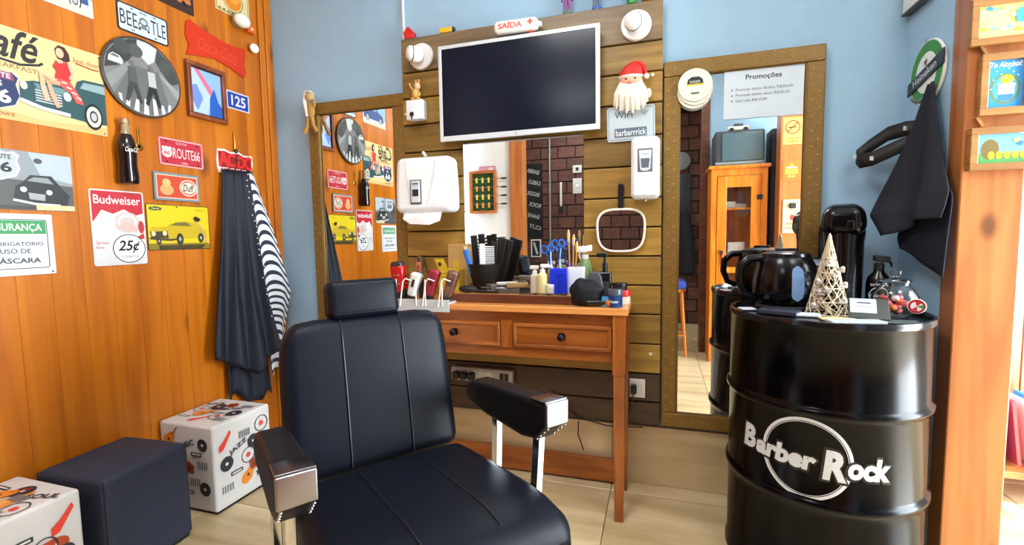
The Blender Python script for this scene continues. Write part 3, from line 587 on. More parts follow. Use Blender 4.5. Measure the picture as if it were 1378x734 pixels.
t = printed_pouffe('white printed cube pouffe cut by the lower left corner', -1.885, .80, 0, 4)
a = Art(.0006,.5); a.ell(.03,.02,.085,.040,(176,70,34),28,.35); a.text('COFFEE!', .03, .02, .11, .03, (238,226,210), .01, 0, .3); a.obj('side_emblem', t, frame((.1503,0,.195),(0,1,0),(0,0,1)))
a = Art(.0006,.5); a.ell(.03,-.02,.075,.03,(214,140,70),28,.25); a.ell(.03,-.01,.06,.016,(232,170,96),28,.25); a.obj('top_emblem', t, T(0,0,.3805) @ Matrix.Rotation(1.2,4,'Z'))
t = thing('pouffe', 'plain black leather cube pouffe between the two printed ones', 'pouffe', T(-1.882, 1.145, 0) @ Matrix.Rotation(.06,4,'Z'), 'pouffes along the boarded wall')
LB = leather((50,56,72), .55)
G().bx(-.14,.14,-.14,.14,0,.012).obj('base', BLK, t, False)
pb = G().rbox((0,0,.190), (.153,.153,.184), .020, 4, 8, 0, lambda p: p+Vector((.004*math.cos(p.y*10)*(1 if p.x > .1 else 0),0,.014*(1-(p.x/.153)**2)*(1-(p.y/.153)**2) if p.z > .1 else 0))).obj('body', LB, t)
for sx, sy in ((1,-1),(1,1),(-1,-1)): G().tube([(sx*.1475,sy*.1475,.02+.05*i) for i in range(8)], .0016, 6).obj('seam', col((18,20,26),.5), pb)

# ================================================================== barber chair
CA = math.radians(-38.3)
cw = thing('barber_chair', 'black leather barber chair with chrome arm ends in the foreground', 'barber chair', T(-.775, 1.175, .48) @ Matrix.Rotation(CA,4,'Z'))   # local x forward, y to the chair's left
LE = leather((13,17,27), .44)
tilt = math.radians(4.5)
MS = Matrix.Rotation(-tilt,4,'Y')
def seatf(p):
    x = (p.x+.27)/.54
    z = p.z
    if z > 0: z += .010*(1-(p.y/.265)**2) - .030*max(0, x-.72)**2/.0784
    return Vector((p.x, p.y*(1+.02*math.sin(PI*x)), z))
seat = G().rbox((.27,0,-.07), (.285,.265,.075), .045, 4, 8, 0, seatf).obj('seat', LE, cw, M=MS)
for y in (-.088,.088):
    G().tube([(.02+.03*i, y, .0146-.030*max(0,(.02+.03*i-.0)/.54-.72)**2/.0784+.0) for i in range(17)]+[(.535,y,-.030),(.553,y,-.06),(.556,y,-.10)], .0022, 6).obj('seam', col((10,11,16),.5), seat)
rec = math.radians(10)
MB = Matrix.Rotation(-rec,4,'Y')     # leans back (towards -x)
def backf(p):
    d = .008*(1-(p.y/.262)**2)*(1-(p.z/.222)**2) if p.x > 0 else 0
    tap = 1-.035*(p.z+.222)/.444; zz = max(0, (p.z-.12)/.11); tap *= 1-.05*zz*zz*(abs(p.y)/.262)**2
    p = Vector((p.x, p.y, p.z-.022*max(0,(abs(p.y)-.17)/.092)**2*(1 if p.z > .1 else 0)))
    return Vector((p.x+d, p.y*tap, p.z))
back = G().rbox((-.055,0,.218), (.05,.262,.230), .044, 4, 8, 0, backf).obj('backrest', LE, cw, M=MB)
for y in (-.092,.096): G().tube([(-.0045+.0078*(1-((i*.04-.2)/.222)**2)+.0015, y*(1-.035*(i*.04+.02)/.444), .012+.04*i) for i in range(11)]+[(-.022,y*.965,.444),(-.05,y*.965,.449)], .0022, 6).obj('seam', col((10,11,16),.42), back)
G().rbox((-.108,0,.20),(.012,.235,.19),.01).obj('back_shell', BLKM, back)
# headrest
hr = G().rbox((-.050,-.008,.500), (.042,.108,.058), .022, 4, 6, 0, lambda p: p+Vector((.006*(1-(p.y/.11)**2)*(1-(p.z/.056)**2) if p.x > 0 else 0,0,0))).obj('headrest', LE, cw, M=MB)
G().tube([(-.009,-.008+sx*.093,.500+sz*.045) for sx,sz in ((-1,-1),(1,-1),(1,1),(-1,1))], .002, 6, closed=True).obj('seam', col((10,11,16),.5), hr)
for y in (-.06,.02): G().tube([(-.06,y,.40),(-.06,y,.47)], .008, 10).obj('post', BLKM, hr)
# armrests
def arm(yc, sg, x0):
    prof = [(x0,.140),(x0+.008,.172),(x0+.05,.192),(.12,.207),(.382,.226),(.382,.160),(.335,.110),(.27,.096),(.08,.098),(x0+.02,.112)]
    M = frame((0,yc+.0375,0),(1,0,0),(0,0,1))
    ar = G().prism(prof, 0, .075, 0, M).obj('armrest', leather((22,22,26), .4), cw, bevel=.014, seg=4)
    G().rbox((.386,yc,.193),(.006,.038,.033),.004).obj('end_plate', col((150,150,156),.28,1.), ar)
    g = G().rbox((.350,yc,.2245),(.036,.0375,.0025),.002, fn=lambda p: Vector((p.x,p.y,p.z+p.x*.07))); g.obj('top_plate', col((120,122,126),.25,1.), ar)
    for i in range(4):
        for s_ in (-1,1): G().ball((.386-.016*i, yc+s_*.030, .156-.014*i-.001), .0035, 8, 6).obj('stud', CHROME, ar)
    for x in (.075,.29):
        G().box((x, yc+sg*.004, -.02), (.030,.022,.27), 0, 0, 0, .10 if x > .2 else .05).obj('arm_post', CHROME, ar, False, bevel=.002)
    G().box((.19,yc+sg*.004,-.145),(.30,.022,.05)).obj('side_rail', col((40,40,44),.35,.8), ar, False, bevel=.003)
arm(.345, 1, -.065); arm(-.300, -1, -.02)
# base
G().bx(.04,.50,-.24,.24,-.185,-.15).obj('seat_frame', col((40,40,44),.35,.8), cw, False, bevel=.006)
G().lathe([(.26,-.478),(.26,-.465),(.20,-.452),(.06,-.435),(.05,-.42),(.045,-.185)],40,(.25,0,0)).obj('pedestal', CHROME, cw)
fo = G().tube([(.48,-.17,-.17),(.62,-.17,-.36),(.70,-.17,-.40),(.70,.17,-.40),(.62,.17,-.36),(.48,.17,-.17)], .012, 10).obj('footrest', CHROME, cw)
G().box((.69,0,-.385),(.10,.30,.012),0,0,0,.25).obj('foot_plate', STEEL, fo, False, bevel=.003)

# ================================================================== plank panel behind the dressing table
panel = thing('plank_panel', 'wall panel of yellowish horizontal planks behind the dressing table', 'plank panel', T(-.605, BY, 0))
zs = [2.130,1.963,1.838,1.709,1.574,1.445,1.310,1.181,1.054,.925,.796,.663,.530,.400,.292]
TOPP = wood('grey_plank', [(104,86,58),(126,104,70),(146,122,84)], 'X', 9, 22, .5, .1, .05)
SHADEP = wood('shaded_plank', [(58,42,26),(74,54,34),(90,68,42)], 'X', 9, 22, .5, .1, .12)  # shade on the lowest planks, put into a darker wood colour
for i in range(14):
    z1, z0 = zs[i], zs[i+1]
    G().box((0,0,0),(1.234,.044,z1-z0-.006)).obj('plank', TOPP if i == 0 else (SHADEP if i >= 12 else PANEL), panel, False, bevel=.004, seg=2, M=T(-.001, -.0275+(.0015 if i % 3 == 1 else 0), (z0+z1)/2))
G().bx(-.615,.615,-.012,-.003,.30,2.12).obj('backing', col((44,32,18),.8), panel, False)

# television
t = thing('television', 'flat television with slim silver-white bezel on the plank panel', 'television', onback(-.618, 1.821, 2.07))
w_, h_ = .375, .219
SCREEN = col((5,13,34), .2, 0, .24)
G().bx(-w_+.004,w_-.004,-h_+.004,h_-.004,-.035,-.004).obj('housing', BLKM, t, False, bevel=.004)
G().bx(-.12,.12,-.10,.10,-.056,-.035).obj('wall_mount', BLKM, t, False)
bz = col((214,222,228), .25, .3)
f = G().bx(-w_,w_,h_-.016,h_,-.01,.002).bx(-w_,w_,-h_,-h_+.024,-.01,.002).bx(-w_,-w_+.016,-h_+.024,h_-.016,-.01,.002).bx(w_-.018,w_,-h_+.024,h_-.016,-.01,.002).obj('bezel', bz, t, False, bevel=.0015)
G().bx(-w_+.016,w_-.018,-h_+.024,h_-.016,-.008,-.001).obj('screen', SCREEN, t, False)
G().lathe([(.0001,.0026),(.004,.0026),(.004,.002)][::-1],12,(0,-h_+.011,0)).obj('emblem', col((120,124,128),.3,.5), f)
# exit light
t = thing('exit_light', 'white oblong emergency light reading SAÍDA in red', 'exit light', onback(-.615, 2.085, 2.09, -.02))
G().rbox((0,0,.0),(.102,.029,.026),.022,4,2).obj('housing', col((238,240,240),.3), t); G().rbox((.107,.0,-.005),(.008,.010,.010),.004).obj('test_button', WHT, t)
a = Art(.0263,.4); a.text('SAÍDA', -.022, .002, .112, .030, (226,70,44), .03); a.obj('lettering', t); a = Art(.0263,.4); a.ell(.070,.004,.009,.009,(226,70,44),8); a.rect(.067,.073,-.010,.018,(226,70,44)); a.rect(.056,.084,.001,.007,(226,70,44)); a.obj('symbol', t)
G().lathe([(.0001,.012),(.005,.010),(.007,.0),(.006,-.004)][::-1],12,(.070,-.030,.006),axis='Y').obj('indicator_lamp', emit((255,40,30), 3), t)
# adjustable spot lamps
def spot(x, z, aim, label):
    t = thing('spot_lamp', label, 'lamp', onback(x, z, PY), 'white round spot lamps')
    G().lathe([(.0001,.002),(.063,.002),(.064,.008),(.060,.016),(.0001,.019)],36).obj('wall_plate', WHT, t)
    d = Vector(aim).normalized(); q = d.to_track_quat('Z','Y').to_matrix().to_4x4(); M = T(*(Vector((0,0,.03))+d*.018)) @ q
    sh = G().lathe([(.0001,-.030),(.030,-.028),(.036,-.015),(.037,.010),(.037,.016)],30).obj('lamp_head', WHT, t, M=M); G().lathe([(.0375,.016),(.0375,.020),(.033,.021)],30).obj('rim', BLKM, sh)
    G().lathe([(.036,.020),(.034,.032),(.026,.040),(.0001,.044)],30).obj('diffuser', col((244,246,244),.35), sh)
    G().tube([(0,0,.015),Vector((0,0,.03))],.014,10).obj('joint', WHT, t)
spot(-1.108, 2.028, (-.75,.02,.75), 'white round spot lamp at the top left corner of the plank panel')
spot(-.098, 2.030, (-.25,-.15,.95), 'white round spot lamp right of the television top')
# small junction box with key and toy on top
t = thing('key_box', 'small white wall box with a black key, left of the television', 'junction box', onback(-1.131, 1.768, PY))
G().rbox((0,0,.028),(.044,.046,.026),.004).obj('box_body', col((224,232,236),.35), t)
kx = G().lathe([(.0001,.0),(.010,.0),(.012,.003),(.010,.006),(.0001,.006)],14,(-.012,-.022,.054)).obj('key_head', BLK, t); G().bx(-.015,-.009,-.046,-.024,.056,.059).obj('key_blade', BLKM, kx, False)
t = thing('toy_animal', 'small tan toy animal sitting on the white wall box', 'figurine', onback(-1.133, 1.815, PY))
tan = col((206,160,84),.5)
G().ball((0,.030,.028),(.020,.030,.018),16,10).obj('body', tan, t); G().ball((.010,.068,.030),(.016,.018,.015),16,10).obj('head', col((226,176,140),.5), t)
G().tube([(-.012,.050,.030),(-.026,.070,.032),(-.032,.085,.03)],[.006,.005,.004],8).obj('arm', tan, t); G().tube([(.014,.044,.03),(.026,.03,.036),(.022,.016,.04)],[.006,.005,.005],8).obj('arm', tan, t)
for x in (.002,.018): G().tube([(x,.082,.03),(x,.098,.028)],[.004,.005],8).obj('ear', tan, t)
for x in (-.014,.018): G().ball((x,.007,.036),(.010,.007,.014),10,8).obj('foot', tan, t)
for x, z, lb in ((-1.205,1.762,'left of the white wall box'),(-.030,1.82,'right of the bearded ornament')):
    o = G().ball((0,0,.005),(.008,.008,.006),12,8).obj('pin', col((240,226,196),.3), M=onback(x,z,PY)); tag(o, 'tiny cream round pin in the planks, '+lb, 'pin')
# paper towel dispenser
t = thing('paper_dispenser', 'white paper towel dispenser over the left end of the dressing table', 'paper dispenser', onback(-1.066, 1.40, PY))
def pdf(p):
    k = 1-.05*max(0,p.y)/.13; return Vector((p.x*k, p.y, p.z*(1+.10*(-p.y)/.13)))
PW = col((232,238,242),.28)
bd_ = G().rbox((0,0,.0635),(.150,.132,.056),.032,4,5,0,pdf).obj('cover', PW, t)
G().tube([(-.085,.116,.1165),(-.078,.03,.1185),(-.066,-.09,.1235)],.0016,6).obj('crease', col((200,206,212),.4), bd_); G().tube([(.075,.116,.1165),(.060,.03,.1185),(.03,-.09,.1235)],.0016,6).obj('crease', col((200,206,212),.4), bd_)
G().rbox((-.032,-.035,.1225),(.030,.058,.004),.004).obj('window_frame', col((84,92,102),.3), t); G().rbox((-.032,-.033,.1245),(.024,.051,.004),.004).obj('window', col((206,214,222),.25), t)
a = Art(.1287,.4); a.rrect(-.048,-.016,-.055,-.022,.004,(30,34,40)); a.rect(-.048,-.016,.0,.008,(90,98,106)); a.text('Premisse',-.032,-.008,.024,.005,(90,98,106)); a.obj('label_print', t)
g = G().add([(-.11,-.128,.10),(.09,-.128,.10),(.085,-.172,.115),(.03,-.190,.118),(-.07,-.184,.118),(-.112,-.160,.112),(-.02,-.158,.122)], [(0,1,6),(1,2,6),(2,3,6),(3,4,6),(4,5,6),(5,0,6)]); g.obj('paper_towel', col((244,246,248),.7), t, False, solid=.002)
o = G().rbox((0,0,.012),(.007,.016,.008),.004).obj('cord_clip', col((210,206,200),.3), M=onback(-1.105,1.560,PY,.6)); tag(o, 'small pale clip peeking above the paper dispenser', 'clip')
# soap dispenser
t = thing('soap_dispenser', 'white wall soap dispenser with a grey window beside the hand mirror', 'soap dispenser', onback(-.055, 1.425, PY))
G().rbox((0,.0,.045),(.058,.128,.044),.022,4,4).obj('cover', PW, t); s2 = G().rbox((0,.030,.0895),(.030,.048,.0035),.010).obj('window_frame', col((96,104,114),.3), t); G().prism([(-.025,.070),(.025,.070),(.020,-.008),(.010,-.014),(-.010,-.014),(-.020,-.008)],.093,.0945).obj('window', col((206,212,220),.25), s2, False)
G().prism([(-.018,.036),(.018,.036),(.014,-.002),(-.014,-.002)],.0945,.0955).obj('level_window', col((96,106,116),.25), s2, False); G().rbox((0,-.088,.070),(.050,.030,.024),.010).obj('push_lever', PW, t); G().lathe([(.006,.0),(.006,.012)],12,(.0,-.138,.06),axis='Y').obj('nozzle', STEEL, t)
a = Art(.0947); a.text('Premisse',0,.055,.028,.006,(96,100,108)); a.obj('label_print', t)
# bearded ornament
t = thing('bearded_ornament', 'bearded face ornament with a red cap above the wifi sign', 'ornament', onback(-.117, 1.70, PY))
skin = col((226,168,140),.5); wb = col((232,226,212),.7,0,.3,.4,120)
G().ball((0,.095,.030),(.048,.040,.026),20,12).obj('face', skin, t)
bdx = G(); 
for i in range(17):
    x = -.062+.124*i/16; ln = .085+.02*math.cos(x*22)+.008*math.sin(i*2.3); yt = .095-.02*math.cos(x*18); bdx.tube([(x*.62,yt,.040+.012*math.cos(x*20)),(x*.95,yt-ln*.5,.048+.012*math.cos(x*20)),(x*1.10,yt-ln,.034)],[.009,.010,.004],7)
bdx.obj('beard', wb, t); G().ball((0,.070,.054),(.030,.008,.007),14,8).obj('moustache', wb, t); G().ball((0,.084,.058),(.009,.008,.008),10,8).obj('nose', col((216,140,116),.5), t)
for x in (-.018,.018): G().ball((x,.100,.054),(.006,.0035,.003),8,6).obj('eye', BLK, t); G().ball((x,.109,.052),(.012,.003,.004),8,6).obj('eyebrow', wb, t)
G().ball((0,.112,.032),(.053,.012,.030),20,8).obj('cap_brim', wb, t)
capg = G().lathe([(.050,.0),(.049,.018),(.042,.034),(.026,.050),(.010,.060),(.0001,.062)],22,axis='Y'); capg.v = [(x+.5*max(0,y-.01)*.6, y, z*.6) for x,y,z in capg.v]
capg.obj('cap', col((206,30,26),.6), t, M=T(0,.115,.030)); G().tube([(.030,.165,.034),(.052,.150,.036),(.062,.118,.036)],[.012,.010,.007],8).obj('cap_tail', col((206,30,26),.6), t); G().ball((.064,.108,.036),.012,12,8).obj('pompom', wb, t); G().ball((.074,.04,.03),(.010,.02,.010),10,8).obj('tassel', wb, t)
# wifi sign
o, a = plate('wifi_sign', 'pale grey sign with rounded corners reading WIFI', 'sign', onback(-.118, 1.626, PY-.001, .015), .200, .146, (186,200,206), .012, .006)
a.outline(-.094,.094,-.067,.067,.002,(96,110,120),.009); a.text('WIFI', -.030, .038, .075, .026, (62,74,86), .0)
for i, r in enumerate((.020,.013,.006)): a.line([(.056+r*math.cos(PI/4+PI/2*k/8), .026+r*math.sin(PI/4+PI/2*k/8)*1.1) for k in range(9)], .0025, (96,110,120))
a.rect(-.068,.066,-.056,-.018,(92,108,124)); a.text('barbarrrick', 0, -.037, .126, .026, (232,238,240), .004); a.obj('lettering', o)
# hand mirror
t = thing('hand_mirror', 'white rimmed hand mirror with a black handle hung on the planks', 'hand mirror', onback(-.159, 1.168, PY-.002))
def sq(w, h, n=40, p=3.2): 
    o_ = []
    for i in range(n):
        a_ = 2*PI*i/n; c_, s_ = math.cos(a_), math.sin(a_); k_ = 1/((abs(c_)**p+abs(s_)**p)**(1/p)); o_.append((w*c_*k_*(1+.05*(s_*k_)), h*s_*k_))
    return o_
G().prism(sq(.100,.092),.002,.012).obj('back_shell', BLK, t, False, bevel=.003)
G().tube([(x,y,.012) for x,y in sq(.101,.092)],.0055,8,closed=True).obj('rim', col((236,230,216),.35), t); G().prism(sq(.098,.089),.012,.0135).obj('mirror_glass', mirror_mat(), t, False)
G().prism(rrpts(-.012,.012,.088,.205,.011),.003,.015).obj('handle', BLK, t, False, bevel=.004); 
# frameless mirror in the middle
o = G().bx(-.2895,.2895,-.335,.335,0,.006).obj('wall_mirror', [mirror_mat()], M=onback(-.6105,1.262,PY-.0005), smooth=False); tag(o, 'frameless mirror below the television behind the dressing table', 'mirror')
# socket and power strip
t = thing('wall_socket', 'white wall socket low on the planks by the table leg', 'socket', onback(-.086, .463, PY))
G().rbox((0,0,.005),(.034,.042,.005),.003).obj('plate', WHT, t); G().rbox((0,0,.011),(.022,.028,.003),.006).obj('insert', col((224,226,224),.3), t); G().rbox((-.014,.0,.026),(.012,.020,.016),.006).obj('plug', BLK, t)
G().tube([(-.014,-.015,.03),(-.020,-.05,.03),(-.035,-.11,.02),(-.10,-.165,.018)],.003,6).obj('lead', BLK, t)
t = thing('power_strip', 'grey power strip with plugs fixed under the dressing table', 'power strip', onback(-.822, .474, PY, -.01))
G().rbox((0,0,.018),(.160,.034,.016),.006).obj('body', col((176,178,176),.4), t)
for i in range(4): G().lathe([(.0001,.0355),(.021,.0355),(.021,.0345)][::-1],18,(-.02+.036*i-.05,0,0)).obj('outlet', col((214,214,210),.4), t)
for x in (-.125,-.085,-.045): G().rbox((x,-.002,.052),(.016,.018,.020),.008).obj('plug', BLK, t)
for x in (.105,.130): G().rbox((x,0,.035),(.010,.018,.003),.002).obj('switch', BLK, t)
o = G().tube([(-.06,2.125,.285),(-.22,2.125,.275),(-.35,2.125,.30),(-.42,2.125,.36),(-.48,2.125,.42)],.003,6).obj('cable', BLKM); tag(o, 'thin dark cable trailing on the wall under the table', 'cable')
o = G().tube([(-.345,2.09,.296),(-.352,2.12,.22),(-.33,2.14,.14)],.003,6).obj('cable', BLKM); tag(o, 'short dark cable dropping behind the table footboard', 'cable')
o = G().lathe([(.0001,.010),(.006,.009),(.008,.0)][::-1],12).obj('screw_cap', col((220,212,196),.3), M=onback(-.030,.62,PY)); tag(o, 'small pale screw cap in the planks above the socket', 'screw cap')

# toys along the top of the panel
TG = 'toys along the top of the plank panel'
def toy(name, label, x): return thing(name, label, 'toy', T(x, 2.154, 2.131), TG)
t = toy('toy_house', 'small red toy house at the left end of the panel top', -1.185); G().prism([(-.022,0),(.022,0),(.026,.022),(.0,.050),(-.026,.022)],-.016,.016,0,frame((0,0,0),(1,0,0),(0,0,1))).obj('house_body', col((210,40,34),.4), t, False, bevel=.002); G().box((.013,0,.040),(.038,.036,.004),0,0,0,.80).obj('roof_slab', col((226,60,44),.4), t, False); G().box((-.013,0,.040),(.038,.036,.004),0,0,0,-.80).obj('roof_slab', col((226,60,44),.4), t, False)
t = toy('toy_block', 'yellow oblong toy with a black end on the panel top', -.985); G().rbox((0,0,.013),(.034,.014,.012),.004).obj('body', col((238,190,40),.4), t); G().rbox((.036,0,.014),(.007,.013,.012),.005).obj('end_cap', BLK, t)
def legs_toy(label, x, boot, leg, h):
    t = toy('toy_figure', label, x)
    for s_ in (-1,1): l = G().tube([(s_*.014,0,.012),(s_*.010,0,.045),(s_*.006,0,h*.5)],[.006,.008,.009],10).obj('leg', leg, t); G().rbox((s_*.015,-.004,.007),(.006,.010,.007),.004).obj('boot', boot, l)
    G().ball((0,0,h*.66),(.018,.012,h*.2),14,10).obj('torso', leg, t); G().ball((0,0,h*.93),(.012,.012,.014),12,8).obj('head', col((226,186,150),.5), t)
    for s_ in (-1,1): G().tube([(s_*.016,0,h*.78),(s_*.024,-.004,h*.6),(s_*.022,-.008,h*.45)],[.006,.005,.005],8).obj('arm', leg, t)
legs_toy('toy figure in purple trousers cut by the top edge', -.395, col((110,130,80),.5), col((140,84,150),.5), .12)
legs_toy('toy figure with bright blue boots cut by the top edge', -.265, col((44,90,200),.4), col((96,110,140),.5), .12)
t = toy('toy_pot', 'small green pot near the right end of the panel top', -.118); G().lathe([(.020,0),(.022,.03),(.028,.032),(.028,.045),(.022,.045),(.0001,.040)],20).obj('pot', col((44,150,60),.35), t)
t = toy('toy_dish', 'small yellow dish at the right end of the panel top', -.045); G().lathe([(.014,0),(.030,.006),(.036,.016),(.033,.017),(.0001,.008)],20).obj('dish', col((226,196,80),.4), t)

o = G().bx(-1.232,-1.224,2.168,2.178,2.135,2.749).obj('cable_duct', WHT, None, False); tag(o, 'thin white cable duct rising from the panel top left corner', 'cable duct')
# ================================================================== tall framed mirrors
def frame_mat():
    m, N, Lk, P = new_mat('embossed_frame'); tc = N.new('ShaderNodeTexCoord'); br = N.new('ShaderNodeTexBrick'); br.inputs['Scale'].default_value = 38
    br.inputs['Color1'].default_value = L3((150,116,52)); br.inputs['Color2'].default_value = L3((132,102,44)); br.inputs['Mortar'].default_value = L3((104,78,32)); br.inputs['Mortar Size'].default_value = .03
    Lk.new(tc.outputs['Object'], br.inputs['Vector']); Lk.new(br.outputs['Color'], P.inputs['Base Color']); P.inputs['Roughness'].default_value = .42; P.inputs['Metallic'].default_value = .25
    b = N.new('ShaderNodeBump'); b.inputs['Strength'].default_value = .35; b.inputs['Distance'].default_value = .003; b.invert = True; Lk.new(br.outputs['Fac'], b.inputs['Height']); Lk.new(b.outputs['Normal'], P.inputs['Normal']); return m
FRAMEG = frame_mat()
def tall_mirror(label, x0, x1, z0, z1, fw):
    t = thing('framed_mirror', label, 'mirror', onback((x0+x1)/2, (z0+z1)/2, BY-.001), 'tall mirrors in embossed brown frames')
    w_, h_ = (x1-x0)/2, (z1-z0)/2; d = .038
    for nm, (a,b,c,e) in (('rail',(-w_,w_,h_-fw,h_)),('rail',(-w_,w_,-h_,-h_+fw)),('stile',(-w_,-w_+fw,-h_+fw,h_-fw)),('stile',(w_-fw,w_,-h_+fw,h_-fw))): G().bx(a,b,c,e,.001,d).obj(nm, FRAMEG, t, False, bevel=.006, seg=3)
    G().tube([(sx*(w_-fw-.001),sy*(h_-fw-.001),d-.006) for sx,sy in ((-1,-1),(1,-1),(1,1),(-1,1))],.004,6,closed=True).obj('inner_bead', col((122,92,40),.4,.3), t)
    st = G()
    n = int(2*h_/.03)
    for i in range(n):
        for sx in (-1,1): st.ball((sx*(w_-fw*.5+.012*(-1)**i),-h_+.02+i*.03,d),(.0045,.0035,.002),6,4)
    o_ = st.obj('studs', col((176,144,78),.35,.6), t); o_['kind'] = 'stuff'
    G().bx(-w_+fw-.004,w_-fw+.004,-h_+fw-.004,h_-fw+.004,.018,.024).obj('mirror_glass', mirror_mat(), t, False); return t
tall_mirror('tall mirror in embossed brown frame, left of the plank panel behind the chair', -1.806, -1.226, .292, 1.876, .062)
tall_mirror('tall mirror in embossed brown frame between the plank panel and the barrel', .016, .612, .292, 1.872, .064)
# promotions sheet
o, a = plate('paper_notice', 'white printed promotions sheet taped on the right tall mirror', 'notice', onback(.396, 1.712, 2.151, -.012), .288, .197, (206,222,234), .001, .001, .7)
a.text('Promoções', .0, .062, .130, .024, (50,56,66), .02); a.obj('heading', o); a = Art(.0012,.7); ys = (.016,-.006,-.028)
for y, s_, w_ in zip(ys, ('Pomada efeito Brilho R$20,00','Pomada efeito seco R$20,00','Gel cola R$10,00'), (.205,.195,.115)): a.text(s_, -.100+w_/2, y, w_, .012, (96,104,116)); a.ell(-.114, y, .003, .003, (70,76,86), 10)
a.obj('price_list', o)
# round coasters stuck to the corner of that mirror
for i, (dx, dz) in enumerate(((.0,0),(.002,-.014),(-.002,-.026))):
    o = G().lathe([(.0001,0),(.0655,0),(.067,.003),(.0655,.006),(.0001,.006)],36).obj('coaster', col((226,228,214),.5), M=onback(.139+dx, 1.760+dz, 2.141-.0065*(2-i)))
    tag(o, ['front round white coaster with a black and yellow band on the right mirror corner','middle round white coaster of the stack on the right mirror corner','rearmost round white coaster of the stack on the right mirror corner'][i], 'coaster', 'round coasters on the right mirror')
    if i == 0:
        a = Art(.0062); a.ring(0,0,.056,.056,.0015,(190,192,180)); a.poly([(-.032,.004),(.032,.004),(.028,.022),(.014,.032),(-.014,.032),(-.028,.022)],(40,42,44)); a.rect(-.034,.034,-.003,.003,(230,200,40)); a.text('BARBER',0,.012,.04,.009,(226,228,214)); a.poly([(-.02,-.030),(.02,-.030),(.012,-.038),(-.012,-.038)],(90,110,60)); a.obj('print', o)
# cloth doll hanging on the left mirror corner
t = thing('cloth_doll', 'small tan cloth doll hanging on the left mirror corner', 'doll', onback(-1.775, 1.80, 2.138))
tn = col((176,134,70),.8,0,.2,.3,300); cr_ = col((226,220,202),.8,0,.2,.3,300)
G().ball((.012,.100,.026),(.026,.024,.020),14,10).obj('head', col((190,160,110),.8), t); G().tube([(-.030,.120,.02),(-.020,.132,.02),(.012,.130,.022),(.03,.115,.02)],.006,8).obj('headband', cr_, t); G().ball((.012,.030,.024),(.024,.045,.018),14,10).obj('body', tn, t)
G().tube([(-.020,.120,.022),(-.018,.075,.034),(-.004,.035,.038),(-.002,-.002,.036)],[.010,.010,.010,.008],8).obj('arm', cr_, t); G().tube([(.026,.060,.024),(.042,.050,.03),(.040,.080,.03)],[.008,.008,.007],8).obj('arm', tn, t)
G().tube([(.0,-.01,.03),(-.004,-.055,.036),(-.026,-.085,.034)],[.010,.010,.012],8).obj('leg', tn, t); G().tube([(.024,-.01,.03),(.034,-.05,.036),(.052,-.080,.034)],[.010,.010,.010],8).obj('leg', tn, t)

# ================================================================== dressing table
t = thing('dressing_table', 'orange pine dressing table with two drawers under the mirror', 'table', T(-.635, 1.97, 0))
hx, hy = .505, .148          # half size of the leg layout
G().bx(-.535,.526,-.150,.155,.838,.865).obj('tabletop', TABTOP, t, False, bevel=.004)
for sx in (-1,1):
    for sy in (-1,1):
        x0 = sx*(hx-.0135); y0 = -.118 if sy < 0 else .125
        g = G().bx(x0-.0245,x0+.0245,y0-.0245,y0+.0245,.60,.838); n0 = len(g.v)
        g.box((x0,y0,.30),(.044,.044,.60)); g.v[n0:] = [((x-x0)*(.80 if z < .1 else 1)+x0,(y-y0)*(.8 if z < .1 else 1)+y0,z) for x,y,z in g.v[n0:]]
        g.obj('leg', TABV, t, False, bevel=.003)
G().bx(-.47,.47,-.118,-.10,.645,.838).obj('apron', TABW, t, False, bevel=.002); G().bx(-.47,.47,.10,.12,.645,.838).obj('rear_apron', TABW, t, False)
for sx in (-1,1): G().bx(sx*.49-.008,sx*.49+.008,-.10,.10,.645,.838).obj('side_apron', TABW, t, False)
G().bx(.005,.055,-.1245,-.118,.683,.80).obj('stile', TABV, t, False, bevel=.001)
kn = col((30,22,20),.35,.6)
for x0, x1, kx in ((-.415,.0,-.205),(.060,.463,.265)):
    d = G().bx(x0,x1,-.128,-.112,.690,.790).obj('drawer', TABW, t, False, bevel=.003)
    g = G().bx(x0,x1,-.134,-.128,.690,.704).bx(x0,x1,-.134,-.128,.776,.790).bx(x0,x0+.014,-.134,-.128,.704,.776).bx(x1-.014,x1,-.134,-.128,.704,.776).obj('moulding', TABW, d, False, bevel=.003, seg=3)
    k_ = G().lathe([(.0001,-.003),(.016,-.002),(.014,.0),(.0001,.0)],16,(kx,-.129,.742),axis='Y').obj('rosette', kn, d)
    for a_ in range(4): k_ = k_; 
    pts = [(kx+.019*math.cos(i*PI/4)*(1 if i % 2 else .75),.742+.020*math.sin(i*PI/4)*(1 if i % 2 else .75)) for i in range(8)]
    G().prism([(x,z) for x,z in pts],.128,.131,0,frame((0,0,0),(1,0,0),(0,0,1))).obj('back_plate', kn, d, False)
    G().lathe([(.005,0),(.005,-.012),(.012,-.018),(.014,-.026),(.008,-.032),(.0001,-.033)],14,(kx,-.131,.742),axis='Y').obj('knob', kn, d)
G().bx(-.47,.47,.148,.172,.012,.118).obj('footboard', TABW, t, False, bevel=.002)

# ================================================================== things on the dressing table
TT, TY = .865, .903
o = G().bx(-.272,.272,-.105,.105,0,.037).obj('tray_board', TRAYW, None, False, bevel=.003, M=T(-.607,1.99,TT)); tag(o, 'flat dark wooden tray board across the dressing table', 'tray'); G().bx(-.266,.266,-.1,.1,.0372,.0378).obj('mat', TABTOP, o, False)
TY = TT+.0382
